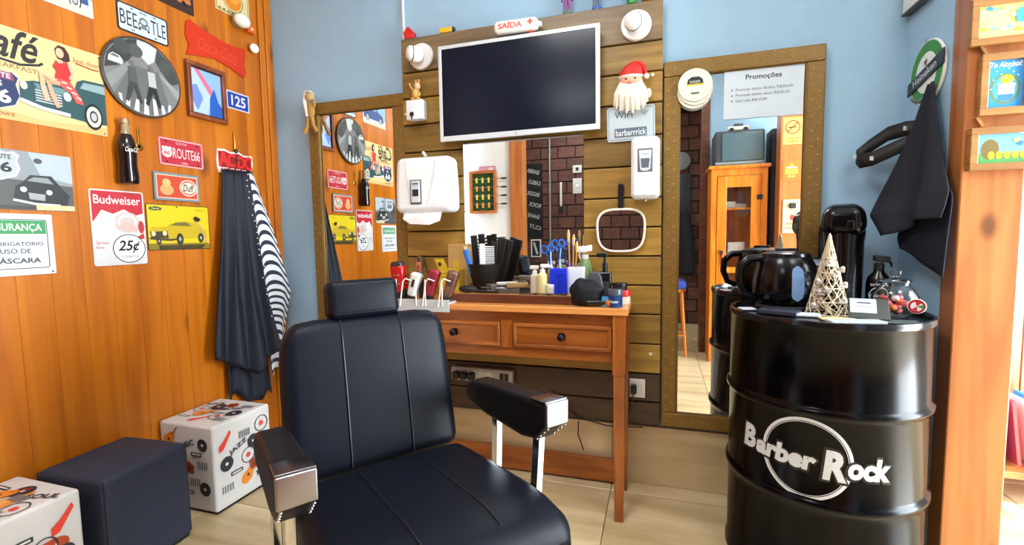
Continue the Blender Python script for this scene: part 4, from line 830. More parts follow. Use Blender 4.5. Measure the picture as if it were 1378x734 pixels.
# clipper rack
t = thing('clipper_rack', 'clear acrylic rack with white wire loops at the table left end', 'rack', T(-.985, 1.845, TT))
AC = col((186,192,196),.15,0,.6)
G().bx(-.125,.135,-.030,.05,.0,.006).obj('base_plate', AC, t, False); G().bx(-.125,.135,-.034,-.029,-.035,.018).obj('front_plate', AC, t, False, bevel=.001)
WI = col((232,232,228),.3)
for x in (-.115,-.02,-.0+.025,.105): G().tube([(x,-.036,-.01),(x,-.036,.105)],.0025,6).obj('wire_post', WI, t)
for x in (-.10,.010,.085): G().tube([(x,-.036,-.012),(x+.018,-.036,.095),(x+.030,-.034,.108),(x+.058,-.030,.098)],.003,6).obj('wire_loop', WI, t)
def clipper(name, label, x, y, c1, c2, lean, h=.15):
    t = thing(name, label, 'hair clipper', T(x, y, TT+.008) @ Matrix.Rotation(lean,4,'Y'), 'hair clippers in the rack')
    G().rbox((0,0,h*.55),(.027,.024,h*.45),.015,3,4,0,lambda p: Vector((p.x*(.72+.30*(p.z/h+.45)),p.y*(.8+.2*(p.z/h+.45)),p.z))).obj('body', c1, t); G().rbox((0,0,h*.08),(.017,.016,.014),.004).obj('blade_head', c2, t); G().rbox((.0,-.021,h*.62),(.006,.003,.018),.002).obj('switch', c2, t)
clipper('hair_clipper', 'white hair clipper leaning in the rack', -1.075, 1.888, col((226,228,226),.3), BLK, .32, .125)
clipper('hair_clipper', 'burgundy red hair clipper in the middle of the rack', -.985, 1.888, col((140,30,44),.3), BLK, .28, .140)
clipper('hair_clipper', 'brown and silver hair clipper at the right of the rack', -.895, 1.888, col((128,92,80),.25,.5), col((60,40,36),.3), .30, .135)
t = thing('trimmer', 'slim black trimmer standing between the clippers', 'trimmer', T(-1.03,1.905,TT+.006)); G().rbox((0,0,.06),(.011,.010,.055),.007).obj('body', BLK, t); G().rbox((0,0,.122),(.007,.006,.010),.002).obj('blade_head', STEEL, t)
t = thing('hair_clipper', 'glossy red clipper with a black top standing left of the rack', 'hair clipper', T(-1.128, 1.90, TT+.001) @ Matrix.Rotation(-.10,4,'Y'))
G().rbox((0,0,.095),(.034,.028,.070),.020,4,4).obj('body', col((178,16,24),.15), t); G().rbox((0,0,.160),(.030,.025,.018),.014,4,2).obj('top', col((48,40,44),.3), t); G().rbox((.004,0,.03),(.030,.026,.028),.012).obj('grip', BLK, t)
for z in (.075,.115): G().tube([(.036*math.cos(a_*PI/8),.030*math.sin(a_*PI/8),z) for a_ in range(16)],.002,6,closed=True).obj('chrome_band', CHROME, t)
# copper padlock and cord on the planks
t = thing('padlock', 'small copper padlock hanging on the planks above the clippers', 'padlock', onback(-1.150, 1.005, PY)); G().rbox((0,0,.016),(.018,.024,.010),.005).obj('lock_body', col((206,150,130),.25,.8), t); G().tube([(-.010,.022,.016),(-.010,.045,.016),(.0,.056,.016),(.010,.045,.016),(.010,.022,.016)],.004,8).obj('shackle', CHROME, t); a = Art(.0262); a.ell(0,.002,.004,.004,(40,24,20),10); a.rect(-.002,.002,-.012,.002,(40,24,20)); a.obj('keyhole', t)
o = G().tube([(-1.13,2.122,1.06),(-1.11,2.115,.99),(-1.08,2.11,.93),(-1.07,2.08,.874)],.003,6).obj('cord', BLKM); tag(o, 'dark cord hanging down the planks beside the copper padlock', 'cord')
# yellow carton and cardboard box
t = thing('sharps_carton', 'open yellow cardboard carton beside the comb cup', 'carton', T(-.938, 2.036, TT) @ Matrix.Rotation(.08,4,'Z'))
YC = col((214,178,38),.6)
G().bx(-.050,.050,-.040,.040,0,.135).obj('body', YC, t, False, bevel=.002); fl = G().add([(-.050,-.04,.135),(-.002,-.04,.135),(-.018,-.052,.185),(-.064,-.052,.185)],[(0,1,2,3)]).obj('flap', YC, t, False, solid=.002); G().add([(.024,-.038,.135),(.050,-.038,.135),(.054,-.045,.180),(.034,-.045,.180)],[(0,1,2,3)]).obj('flap', YC, t, False, solid=.002)
a = Art(.0); a.rect(-.045,.045,.098,.101,(120,96,20)); a.text('PERFURO CORTANTE',0,.116,.08,.008,(110,86,20)); a.rect(-.045,.045,.085,.087,(120,96,20)); a.obj('print', t, frame((0,-.0403,0),(1,0,0),(0,0,1)))
a = Art(.0); a.ell(0,.0,.009,.010,(60,44,20),12); a.obj('flap_mark', fl, frame((-.038,-.0502,.160),(1,0,0),(0,-.22,.975)))
o = G().bx(-.050,.050,-.022,.022,0,.235).bx(-.050,.046,-.022,.010,.235,.252).obj('cardboard_box', col((196,160,96),.7), None, False, bevel=.002, M=T(-.925, 2.104, TT)); tag(o, 'tall plain cardboard box behind the yellow carton', 'box')
# comb cup
t = thing('comb_cup', 'black tapered cup holding combs on the tray', 'cup', T(-.762, 2.02, TY)); G().lathe([(.044,0),(.048,.004),(.076,.122),(.078,.124),(.074,.124),(.046,.008),(.0001,.006)],32).obj('cup_body', BLKM, t)
def comb(label, x, y, z, rz, lean, c, L_, wd, n, tail=False, hold=0.):
    M = T(x,y,z) @ Matrix.Rotation(lean,4,'Y') @ Matrix.Rotation(rz,4,'Z')
    t = thing('comb', label, 'comb', M, 'combs in the black cup'); G().rbox((0,0,L_*.5),(wd*.18,.004,L_*.5),.003).obj('spine', c, t)
    te = G()
    for i in range(n): te.box((wd*.18+wd*.30, 0, L_*(.42 if hold else .08)+ (L_*(.55 if hold else .88))*i/n),(wd*.62,.0035,L_*.022))
    o_ = te.obj('teeth', c, t, False); return t
bz0 = TY+.010
comb('wide-toothed black comb, leftmost in the comb cup', -.790, 2.02, bz0, .25, -.10, BLK, .245, .085, 9, hold=1)
comb('second wide-toothed black comb in the comb cup', -.768, 2.035, bz0, .25, -.06, BLK, .250, .085, 10, hold=1)
comb('white comb standing in the comb cup', -.766, 2.0, bz0, .2, .0, col((226,230,234),.4), .205, .07, 14, hold=1)
for i, (x, L_, le, lb) in enumerate(((-.742,.215,.14,'flat black comb at the centre right of the comb cup'),(-.725,.235,.20,'broad black comb leaning right in the comb cup'),(-.712,.230,.27,'rightmost black comb leaning out of the comb cup'))):
    tt = thing('comb', lb, 'comb', T(x,2.02+.012*i,bz0) @ Matrix.Rotation(le,4,'Y'), 'combs in the black cup'); G().rbox((0,0,L_*.5),(.017+.004*(i > 0),.004,L_*.5),.004).obj('spine', BLK, tt); te = G(); 
    for k in range(18): te.box((.020,0,L_*.35+k*L_*.033),(.012,.003,.003))
    te.obj('teeth', BLKM, tt, False)
tt = thing('brush', 'blue handled brush leaning left in the comb cup', 'brush', T(-.790,1.99,bz0) @ Matrix.Rotation(-.30,4,'Y'), 'combs in the black cup'); G().rbox((0,0,.13),(.013,.009,.060),.008).obj('handle', col((40,110,200),.35), tt); G().rbox((0,0,.04),(.012,.008,.038),.006).obj('grip', BLK, tt); G().lathe([(.010,.185),(.011,.20),(.0001,.205)],12).obj('tip', col((190,170,130),.5), tt)
# lying black brush and steel tools
tt = thing('brush', 'black neck brush lying at the tray front left', 'brush', T(-.805,1.915,TY+.017) @ Matrix.Rotation(-.04,4,'Z')); G().ball((0,0,0),(.045,.020,.0165),16,10).obj('bristle_head', BLKM, tt); G().tube([(.035,0,-.006),(.10,0,-.010),(.145,0,-.011)],[.008,.006,.005],10).obj('handle', BLK, tt)
RZ = 'razors and scissors on the tray'
cs = [(190,186,176),(120,110,96),(206,206,200),(84,80,78),(220,216,208),(150,120,80),(60,60,64)]
rnd = random.Random(3)
spots = [(-.70,1.945,.35),(-.672,1.93,.15),(-.655,1.955,.5),(-.640,1.925,.25),(-.618,1.95,.7),(-.600,1.93,.35),(-.585,1.955,.2)]
pos = ['black and silver razor nearest the comb cup','brown handled razor second from the comb cup','pale steel razor third from the comb cup','dark folded razor in the middle of the tray row','cream handled razor fifth from the comb cup','tan handled razor sixth from the comb cup','dark razor nearest the pump bottles']
for i, (x,y,a_) in enumerate(spots):
    tt = thing('razor', pos[i], 'razor', T(x,y,TY+.0115+.012*(i % 3)) @ Matrix.Rotation(a_,4,'Z'), RZ); G().rbox((.02,0,0),(.048,.010,.011),.005).obj('handle', col(cs[i],.35,.2), tt); G().rbox((-.045,0,.001),(.028,.009,.003),.001).obj('blade', STEEL, tt)
for i,(x,y,a_) in enumerate(((-.53,1.905,.05),(-.47,1.903,-.05),(-.41,1.905,.08))):
    tt = thing('scissors', ['left','middle','right'][i]+' small dark scissors lying along the tray front edge', 'scissors', T(x,y,TY+.003) @ Matrix.Rotation(a_,4,'Z'), RZ)
    for s_ in (-1,1):
        G().tube([(-.035,s_*.004,0),(.005,0,.0),(.03,-s_*.006,0)],.0026,6).obj('blade', col((70,72,80),.3,.7), tt); G().tube([(.037+.008*math.cos(k*PI/5),-s_*.009+.007*math.sin(k*PI/5),0) for k in range(10)],.0025,6,closed=True).obj('finger_ring', BLK, tt)
# pump bottles
def pump_bottle(label, x, y, r, h, c, pc, dirx):
    t = thing('pump_bottle', label, 'bottle', T(x,y,TY)); G().lathe([(.0001,0),(r,0),(r+.001,.004),(r,h*.72),(r*.6,h*.80),(r*.45,h*.84)],24).obj('body', c, t); G().lathe([(r*.55,h*.80),(r*.55,h*.92),(r*.22,h*.94),(r*.22,h*1.02)],20).obj('collar', pc, t)
    G().rbox((dirx*.010,0,h*1.06),(.019,.008,.008),.004).obj('pump_head', pc, t); G().rbox((dirx*.030,0,h*1.045),(.008,.004,.005),.002).obj('spout', pc, t); return t
pump_bottle('small clear pump bottle with a white collar, left of the pair', -.508, 1.955, .020, .105, col((206,206,190),.15), WHT, -.2)
pump_bottle('pump bottle of pale yellow lotion, right of the pair', -.470, 1.94, .022, .112, col((226,222,160),.15), WHT, 1)
t = thing('cream_jar', 'tiny white cream jar beside the blue cup', 'jar', T(-.434,1.93,TY)); G().lathe([(.0001,0),(.016,0),(.017,.004),(.017,.026),(.015,.028)],20).obj('body', col((222,222,216),.3), t); G().lathe([(.0175,.028),(.0175,.040),(.015,.042),(.0001,.042)],20).obj('lid', WHT, t)
t = thing('nail_brush', 'round wooden brush standing behind the tiny cream jar', 'brush', T(-.440,1.985,TY)); G().lathe([(.0001,0),(.020,0),(.020,.035),(.017,.045)],18).obj('bristles', col((196,176,130),.8,0,.2,.5,300), t); G().lathe([(.019,.045),(.021,.05),(.016,.085),(.012,.10),(.0001,.104)],18).obj('handle', col((214,170,96),.4), t)
# blue cup of scissors
t = thing('scissor_cup', 'square bright blue cup holding scissors', 'cup', T(-.400,1.955,TY)); BC = col((24,50,206),.3)
G().bx(-.036,.036,-.030,-.026,0,.108).bx(-.036,.036,.026,.030,0,.108).bx(-.036,-.032,-.026,.026,0,.108).bx(.032,.036,-.026,.026,0,.108).bx(-.032,.032,-.026,.026,0,.004).obj('cup_body', BC, t, False, bevel=.001)
a = Art(.0); a.ell(-.002,.080,.004,.005,(10,20,90),10); a.ell(.012,.080,.004,.005,(10,20,90),10); a.line([(.004,.074),(.004,.03)],.003,(10,20,90)); a.obj('scissor_mark', t, frame((0,-.0302,0),(1,0,0),(0,0,1)))
for i,(x,y,le,h,lb) in enumerate(((-.414,1.955,-.20,.215,'left blue handled scissors standing in the blue cup'),(-.396,1.962,-.05,.235,'tall blue handled scissors standing in the blue cup'),)):
    tt = thing('scissors', lb, 'scissors', T(x,y,TY+.006) @ Matrix.Rotation(le,4,'Y'), 'scissors in the blue cup')
    for s_ in (-1,1):
        G().tube([(s_*.003,s_*.002,0),(0,s_*.002,h*.55),(-s_*.010,s_*.002,h*.80)],[.002,.004,.004],6).obj('blade', col((60,100,180),.25,.7), tt); G().tube([(-s_*.015+.013*math.cos(k*PI/6),s_*.002,h*.88+.016*math.sin(k*PI/6)) for k in range(12)],.0035,6,closed=True).obj('finger_ring', col((30,110,214),.3), tt)
# white cup, sticks and spray bottle
t = thing('stick_cup', 'square white cup behind the blue cup holding brushes', 'cup', T(-.333,1.985,TY)); G().bx(-.034,.034,-.028,-.024,0,.112).bx(-.034,.034,.024,.028,0,.112).bx(-.034,-.030,-.024,.024,0,.112).bx(.030,.034,-.024,.024,0,.112).bx(-.03,.03,-.024,.024,0,.004).obj('cup_body', col((226,232,238),.3), t, False, bevel=.001)
gd = col((196,146,60),.35,.4)
for i,(x,h,le,lb) in enumerate(((-.358,.265,-.03,'tallest gold handled brush in the white cup'),(-.350,.245,.03,'second gold handled brush in the white cup'),(-.340,.215,.05,'short gold handled brush in the white cup'))):
    tt = thing('thin_brush', lb, 'brush', T(x,1.98,TY+.006) @ Matrix.Rotation(le,4,'Y'), 'sticks in the white cup'); G().tube([(0,0,0),(0,0,h*.8)],[.003,.004],8).obj('handle', gd, tt); G().tube([(0,0,h*.8),(0,0,h*.93),(0,0,h)],[.005,.007,.003],8).obj('tip', col((214,176,110),.5), tt)
t = thing('spray_bottle', 'green spray bottle with a white trigger head behind the white cup', 'spray bottle', T(-.305,2.045,TT)); G().lathe([(.0001,0),(.030,0),(.031,.005),(.031,.13),(.024,.165),(.014,.185)],24).obj('body', col((120,150,90),.15,0,.6), t)
G().lathe([(.015,.18),(.015,.20)],16).obj('collar', WHT, t); hd = G().rbox((-.004,0,.222),(.034,.012,.014),.006,fn=lambda p: Vector((p.x,p.y,p.z+(.006 if p.x > .01 else 0)))).obj('spray_head', WHT, t); G().tube([(-.024,0,.215),(-.026,0,.195),(-.020,0,.180)],.004,8).obj('trigger', WHT, hd)
for i in range(5):
    pass
# black pouch, shaving brush and shaker
t = thing('cape_bundle', 'rumpled black cloth bundle at the table right front', 'cloth', T(-.278,1.885,TT))
rn = random.Random(9)
def crump(p): 
    th = math.atan2(p.z,p.x); k = 1+.05*math.sin(th*7+p.y*40)+.05*math.sin(th*3+1); return Vector((p.x*k,p.y*k,max(-.050,p.z*k)))
G().ball((0,0,.052),(.068,.045,.060),28,18,0,crump).obj('bundle', col((20,22,28),.75,0,.3,.4,120), t); G().prism([(-.004,.04),(.070,.05),(.060,.115),(.050,.135),(.012,.138),(.0,.10)],-.012,.004,0,frame((0,.02,0),(1,0,0),(0,0,1))).obj('loose_fold', col((74,76,86),.5,0,.4), t, bevel=.006)
t = thing('shaving_brush', 'shaving brush with an orange wooden knob on the table right front', 'brush', T(-.205,1.862,TT+.017) @ Matrix.Rotation(.12,4,'Z')); G().lathe([(.0001,-.07),(.010,-.065),(.014,-.03),(.010,0),(.009,.01)],16,axis='X').obj('handle', BLK, t); G().ball((.018,0,0),(.015,.017,.0165),14,10).obj('wood_knob', col((190,104,48),.3), t)
t = thing('pump_bottle', 'tall black pump bottle behind the blue jar', 'bottle', T(-.215,2.0,TT)); G().rbox((0,0,.065),(.028,.024,.065),.008).obj('body', col((20,22,28),.15,0,.6), t); G().lathe([(.012,.130),(.012,.165),(.006,.168),(.006,.19)],16).obj('collar', BLK, t); G().rbox((-.012,0,.200),(.022,.010,.010),.004).obj('pump_head', BLK, t); a = Art(0); a.rect(-.02,.02,.03,.09,(52,56,62)); a.obj('label_print', t, frame((0,-.0243,0),(1,0,0),(0,0,1)))
def tub(label, x, y, z, r, h, body, lid, lh, band=None, text=None):
    t = thing('pomade_jar', label, 'jar', T(x,y,z), 'pomade jars'); G().lathe([(.0001,0),(r*.97,0),(r,.003),(r,h)],28).obj('body', body, t); G().lathe([(r*1.03,h),(r*1.03,h+lh-.002),(r,h+lh),(.0001,h+lh)],28).obj('lid', lid, t)
    if band:
        b = G().lathe([(r+.0006,h*.15),(r+.0006,h*.92)],28).obj('label_band', band, t)
    if text:
        vs, fs = text_geo(text[0], r*1.1, h*.22, .02); G().add([(r*1.02*math.sin(x_/r), -r*1.02*math.cos(x_/r), y_+h*.5) for x_,y_ in vs], fs).obj('lettering', col(text[1],.4), t, False)
    return t
tub('blue jar with pale lettering at the table front right corner', -.163, 1.875, TT, .030, .048, col((30,60,110),.2), col((70,80,96),.2), .022, None, ('Fixador',(226,236,246)))
tub('white jar with a red lid at the table right end', -.140, 1.985, TT, .031, .030, col((226,222,206),.3), col((206,40,30),.35), .026)
tub('flat black jar stacked on the red lidded jar', -.152, 1.99, TT+.0565, .030, .016, col((40,44,44),.3), BLK, .012)
o = G().rbox((0,0,.026),(.020,.002,.020),.001).obj('tag_card', col((60,150,220),.4), M=T(-.192,1.858,TT-.004)); tag(o, 'small bright blue card leaning on the blue jar', 'card')
# ================================================================== steel drum and what stands on it
BX, BYc, BR_ = .541, 1.834, .2865
DRUM = col((2,2,5), .19, 0, .17, .05, 7)
t = thing('oil_drum', 'glossy black steel drum with a white ring emblem beside the post', 'drum', T(BX, BYc, 0))
R = BR_
prof = [(.0001,.0),(R,.0),(R+.006,.004),(R+.006,.014),(R,.020),(R,.290)]
for zc in (.327,.611): prof += [(R,zc-.022),(R+.004,zc-.012),(R+.010,zc-.006),(R+.010,zc+.006),(R+.004,zc+.012),(R,zc+.022)]
prof += [(R,.860),(R+.004,.865)]
G().lathe(prof, 96).obj('shell', DRUM, t, ang=60)
G().lathe([(R+.004,.865),(R+.0055,.875),(R+.003,.884),(R-.004,.885),(R-.008,.877),(R-.010,.867)],96).obj('rim', col((34,36,40),.15,.6), t); G().lathe([(R-.010,.867),(.0001,.869)],64).obj('lid', col((18,19,22),.22,0,.6,.05,12), t)
def wrap(pts, z0, th0, lift): return [((R+lift)*math.sin(th0+x/R), -(R+lift)*math.cos(th0+x/R), z0+y) for x,y in pts]
th0 = math.radians(-23.4); lw = col((206,212,218),.35)
rv = []; rf = []; nn = 72
for j, rr in enumerate((.126,.1165)):
    for i in range(nn): a_ = 2*PI*i/nn; rv.append((rr*math.cos(a_)*.98, rr*math.sin(a_)))
for i in range(nn): k = (i+1) % nn; rf.append((i,k,nn+k,nn+i))
G().add(wrap(rv,.465,th0,.0008), rf).obj('emblem_ring', lw, t, False)
rv2 = [(x*.905, y*.905) for x,y in rv]; rv2 = rv2[:nn]+[(x*.985,y*.985) for x,y in rv2[:nn]]
G().add(wrap(rv2,.465,th0,.0008), rf).obj('emblem_inner_ring', lw, t, False)
for bold, m_, lift, nm in ((.085, col((10,10,12),.3), .0014, 'lettering_outline'), (.050, lw, .0020, 'lettering')):
    g = G()
    for s_, cx_, cw_, ch_ in (('B',-.174,.050,.080),('arber',-.058,.178,.062),('R',.076,.060,.092),('ock',.164,.112,.068)):
        vs, fs = text_geo(s_, None, ch_, 0, .12); 
        x0 = min(v[0] for v in vs); x1 = max(v[0] for v in vs); k = cw_/(x1-x0)
        vb, fb = text_geo(s_, None, ch_, bold, .12); b0 = min(v[0] for v in vb); b1 = max(v[0] for v in vb)
        e = .008 if nm.endswith('outline') else 0
        kx = (cw_+2*e)/(b1-b0); ky = (ch_+2*e)/ch_
        base = -.006+(ch_/2-.030) if s_ not in 'BR' else (.006 if s_ == 'B' else -.004)
        g.add(wrap([(cx_+x*kx, y*ky+base-.03*(cx_+x*kx)) for x,y in vb], .466, th0, lift), fb)
    g.obj(nm, m_, t, False)
DT = .8705
Q = .98
# electric kettle
t = thing('electric_kettle', 'black electric kettle with a pale blue water window on the drum', 'kettle', T(.455*Q, 1.985*Q, DT) @ Matrix.Rotation(.12,4,'Z') @ Matrix.Scale(1.08,4))
KB = col((6,6,8),.2,0,.3)
G().lathe([(.0001,0),(.085,0),(.088,.006),(.086,.014)],36).obj('base', BLKM, t)
kb = G().lathe([(.080,.014),(.094,.030),(.1,.07),(.098,.11),(.088,.150),(.078,.170),(.074,.176)],40).obj('body', KB, t); G().lathe([(.076,.176),(.074,.186),(.05,.194),(.0001,.197)],36).obj('lid', KB, t); G().rbox((0,0,.198),(.03,.014,.006),.004).obj('lid_knob', KB, t)
G().tube([(-.072,0,.172),(-.115,0,.168),(-.142,0,.140),(-.145,0,.095),(-.128,0,.050),(-.094,0,.036)],[.012,.014,.014,.013,.012,.011],12).obj('handle', KB, t)
G().prism([(.06,-.028),(.118,-.010),(.118,.010),(.06,.028)],.140,.172).obj('spout', KB, t, False, bevel=.006)
vs = []; fs = []
def kr(z): 
    P_ = [(.094,.030),(.1,.07),(.098,.11),(.088,.150)]
    for (r0,z0),(r1,z1) in zip(P_,P_[1:]):
        if z0 <= z <= z1: return r0+(r1-r0)*(z-z0)/(z1-z0)
    return .094
for i in range(13):
    z = .034+.114*i/12; hw = .019*min(1, math.sqrt(max(.02, 1-(abs(i-6)/6.01)**6)))
    for s_ in range(7): a_ = -1.52+(s_/3-1)*hw/.1; vs.append(((kr(z)+.0015)*math.cos(a_),(kr(z)+.0015)*math.sin(a_),z))
for i in range(12):
    for s_ in range(6): fs.append((7*i+s_,7*i+s_+1,7*i+s_+8,7*i+s_+7))
G().add(vs, fs).obj('water_window', col((112,146,190),.2), t)
# lattice cone tree
t = thing('lattice_tree', 'gold wire cone tree with small pale bows standing on the drum', 'ornament', T(.558*Q, 1.855*Q, DT)); W3 = col((206,190,160),.45,.25)
g = G(); H_, R0 = .262, .061
def cp(a_, z): r_ = R0*(1-z/H_)+.003; return (r_*math.cos(a_), r_*math.sin(a_), z)
for k in range(12):
    a0 = k*2*PI/12
    g.tube([cp(a0+.9*math.sin(i*.8+k), H_*i/12) for i in range(13)], .0017, 5)
    g.tube([cp(a0-.25*i, H_*i/12) for i in range(13)], .0017, 5); g.tube([cp(a0+.25*i, H_*i/12) for i in range(13)], .0014, 5)
for z in (.002,.045,.09,.14,.19): g.tube([cp(2*PI*i/20, z) for i in range(20)], .002, 5, closed=True)
for k in range(10):
    a0 = k*.9; z0 = .02+.02*k
    for q in range(6): g.tube([cp(a0,z0+.015), cp(a0+.45*math.cos(q*PI/3)*(.068/(R0*(1-z0/H_)+.003))*.6, z0+.015+.022*math.sin(q*PI/3))], .0013, 4)
g.obj('wire_cone', W3, t); G().lathe([(.0001,H_+.012),(.006,H_),(.004,H_-.03)][::-1],10).obj('tip', W3, t)
bwm = col((206,196,186),.6); bw2 = col((150,136,124),.6)
for k in range(9):
    a0 = -PI/2+[-.9,.5,-.4,.8,-.7,.3,.9,-.2,-.9][k]; z0 = [.03,.05,.085,.10,.075,.135,.15,.17,.11][k]; p = Vector(cp(a0,z0)); q = Vector((p.x,p.y,0)).normalized()
    bw_ = G().rbox(p+q*.006,(.012,.005,.008),.004).obj('bow', bwm if k % 2 else bw2, t); G().ball(p+q*.012+Vector((0,0,.008)),(.007,.006,.006),8,6).obj('bow_knot', bwm, bw_)
# thermos flask
t = thing('thermos_flask', 'tall black pump thermos flask behind the wire tree', 'thermos', T(.652*Q, 2.03*Q, DT) @ Matrix.Rotation(-.3,4,'Z')); G().lathe([(.0001,0),(.064,0),(.067,.006),(.067,.02),(.063,.026),(.064,.24),(.067,.262),(.067,.285)],36).obj('body', KB, t)
G().rbox((0,-.004,.318),(.067,.074,.058),.040,4,3,0,lambda p: Vector((p.x*(1-.12*max(0,p.z)/.058),p.y,p.z+.10*p.y*(1 if p.z > 0 else 0)))).obj('pump_top', KB, t); G().rbox((.02,-.078,.300),(.012,.018,.016),.006).obj('spout', KB, t)
G().tube([(-.067,.02,.30),(-.072,.05,.27),(-.07,.05,.18)],.005,8).obj('carry_handle', BLK, t)
# small spray bottle
t = thing('spray_bottle', 'small black spray bottle with a white round logo on the drum', 'spray bottle', T(.752*Q, 1.985*Q, DT) @ Matrix.Scale(1.1,4)); G().lathe([(.0001,0),(.031,0),(.033,.004),(.033,.085),(.029,.105),(.015,.122),(.013,.132)],28).obj('body', KB, t)
G().lathe([(.014,.130),(.014,.148),(.010,.152)],16).obj('collar', BLK, t); h_ = G().rbox((.006,0,.164),(.022,.010,.010),.005,fn=lambda p: Vector((p.x,p.y,p.z-.15*p.x))).obj('spray_head', BLK, t); G().tube([(.020,0,.160),(.032,0,.150),(.034,0,.138)],[.004,.004,.003],8).obj('trigger', BLK, h_)
def wrap2(pts, r, z0, th): return [(r*math.sin(th+x/r), -r*math.cos(th+x/r), z0+y) for x,y in pts]
rg = [(.026*math.cos(2*PI*i/32),.026*math.sin(2*PI*i/32)) for i in range(32)]+[(.0235*math.cos(2*PI*i/32),.0235*math.sin(2*PI*i/32)) for i in range(32)]
G().add(wrap2(rg,.0336,.050,-.30),[(i,(i+1) % 32,32+(i+1) % 32,32+i) for i in range(32)]).obj('logo_ring', lw, t, False)
vs, fs = text_geo('Barber Rock', .056, .012, .02); G().add(wrap2(vs,.0338,.050,-.30), fs).obj('lettering', lw, t, False); vs, fs = text_geo('barbearia', .045, .010, .01); G().add(wrap2([(x,y-6*x*x) for x,y in vs],.0336,.086,-.30), fs).obj('lettering', lw, t, False)
# sweet jar
t = thing('sweet_jar', 'round glass jar of wrapped sweets at the right of the drum top', 'jar', T(.747*Q, 1.845*Q, DT) @ Matrix.Scale(1.12,4)); GL = glass('clear_glass')
G().lathe([(.0001,.0),(.034,.0),(.048,.012),(.057,.036),(.055,.060),(.044,.082),(.034,.092),(.034,.100),(.031,.100),(.031,.091),(.041,.080),(.051,.060),(.053,.037),(.045,.015),(.032,.004),(.0001,.004)],36).obj('glass_bowl', GL, t)
G().lathe([(.0001,.100),(.037,.100),(.037,.106),(.014,.110),(.008,.116),(.014,.124),(.014,.132),(.0001,.138)],28).obj('glass_lid', GL, t)
sc = [(196,40,50),(230,120,50),(120,40,50),(236,226,226),(206,70,90),(150,30,44)]
for k in range(18):
    r_ = rnd.uniform(0,.036); a_ = k*2.4; z = .018+.014*(k//5)
    o = G().ball((0,0,0),(.015,.011,.010),10,6).obj('sweet', col(sc[k % 6],.3), M=T(.747*Q+r_*math.cos(a_),1.845*Q+r_*math.sin(a_),DT+z) @ Matrix.Rotation(a_,4,'Z')); tag(o, ['red','orange','dark plum','white','pink','crimson'][k % 6]+' wrapped sweet lying inside the round glass jar', 'sweet', 'sweets in the glass jar')
o = G().lathe([(.0001,0),(.022,0),(.023,.002),(.022,.004),(.0001,.004)],24).obj('lollipop', col((240,238,236),.3), M=T(.774*Q,1.768*Q,DT+.045) @ Matrix.Rotation(PI/2,4,'X') @ Matrix.Rotation(-.35,4,'Y')); tag(o, 'round swirled sweet in red, white and green at the jar front', 'sweet', None)
a = Art(.0042); a.ring(0,0,.021,.021,.006,(170,20,30)); a.poly([(0,0),(.016,.006),(.018,-.008)],(60,150,60)); a.poly([(0,0),(-.004,.016),(.012,.012)],(206,40,60)); a.poly([(0,0),(-.012,-.010),(.002,-.016)],(206,40,60)); a.obj('swirl', o)
# small card stand and flat papers
t = thing('card_stand', 'small dark card stand with a pale card at the drum front', 'card stand', T(.640*Q, 1.738*Q, DT) @ Matrix.Rotation(-.25,4,'Z') @ Matrix.Rotation(math.radians(-48),4,'X')); G().rbox((0,.0,.048),(.052,.003,.042),.002).obj('stand_plate', col((60,66,64),.3), t); o_ = G().bx(-.048,.020,-.0042,-.0032,.028,.086).obj('card', col((196,216,222),.5), t, False); a = Art(.0); a.rect(-.030,.006,.066,.071,(60,70,90)); a.rect(-.034,.008,.052,.055,(150,160,170)); a.obj('lettering', t, frame((0,-.0044,0),(1,0,0),(0,0,1)))
def flat(name, label, cat, x, y, rz, sx, sy, th, c, rough=.5, zz=0): 
    o = G().box((0,0,th/2),(sx,sy,th)).obj(name, col(c,rough), None, False, bevel=min(.002,th*.3), M=T(x*Q,y*Q,DT+.0005+zz) @ Matrix.Rotation(rz,4,'Z')); return tag(o, label, cat)
flat('wallet', 'dark folded wallet at the drum left front', 'wallet', .405, 1.83, -.5, .12, .07, .014, (44,48,66))
flat('paper_slip', 'crumpled white slip on the left drum rim', 'paper', .315, 1.905, .3, .05, .04, .006, (206,214,230))
flat('business_cards', 'white paper bundle in front of the kettle', 'paper', .475, 1.80, -.15, .09, .05, .008, (214,220,232)); flat('banknote', 'folded yellow paper lying in front of the wire tree', 'paper', .555, 1.745, .1, .10, .035, .004, (222,206,140))
flat('phone_case', 'clear pale plastic sleeve at the drum front edge', 'sleeve', .585, 1.690, .12, .15, .05, .008, (196,208,214), .15); flat('leaflet', 'dark green leaflet under the card stand', 'leaflet', .700, 1.725, -.2, .12, .07, .003, (70,86,84), .4)
g = G(); g.tube([(0,0,.004),(.03,.01,.006),(.05,.03,.005)],.003,6); g.ball((.0,0,.006),(.012,.008,.006),10,6); o = g.obj('keys', col((180,184,196),.3,.6), M=T(.36*Q,1.86*Q,DT+.001)); tag(o, 'small bunch of keys beside the dark wallet', 'keys')

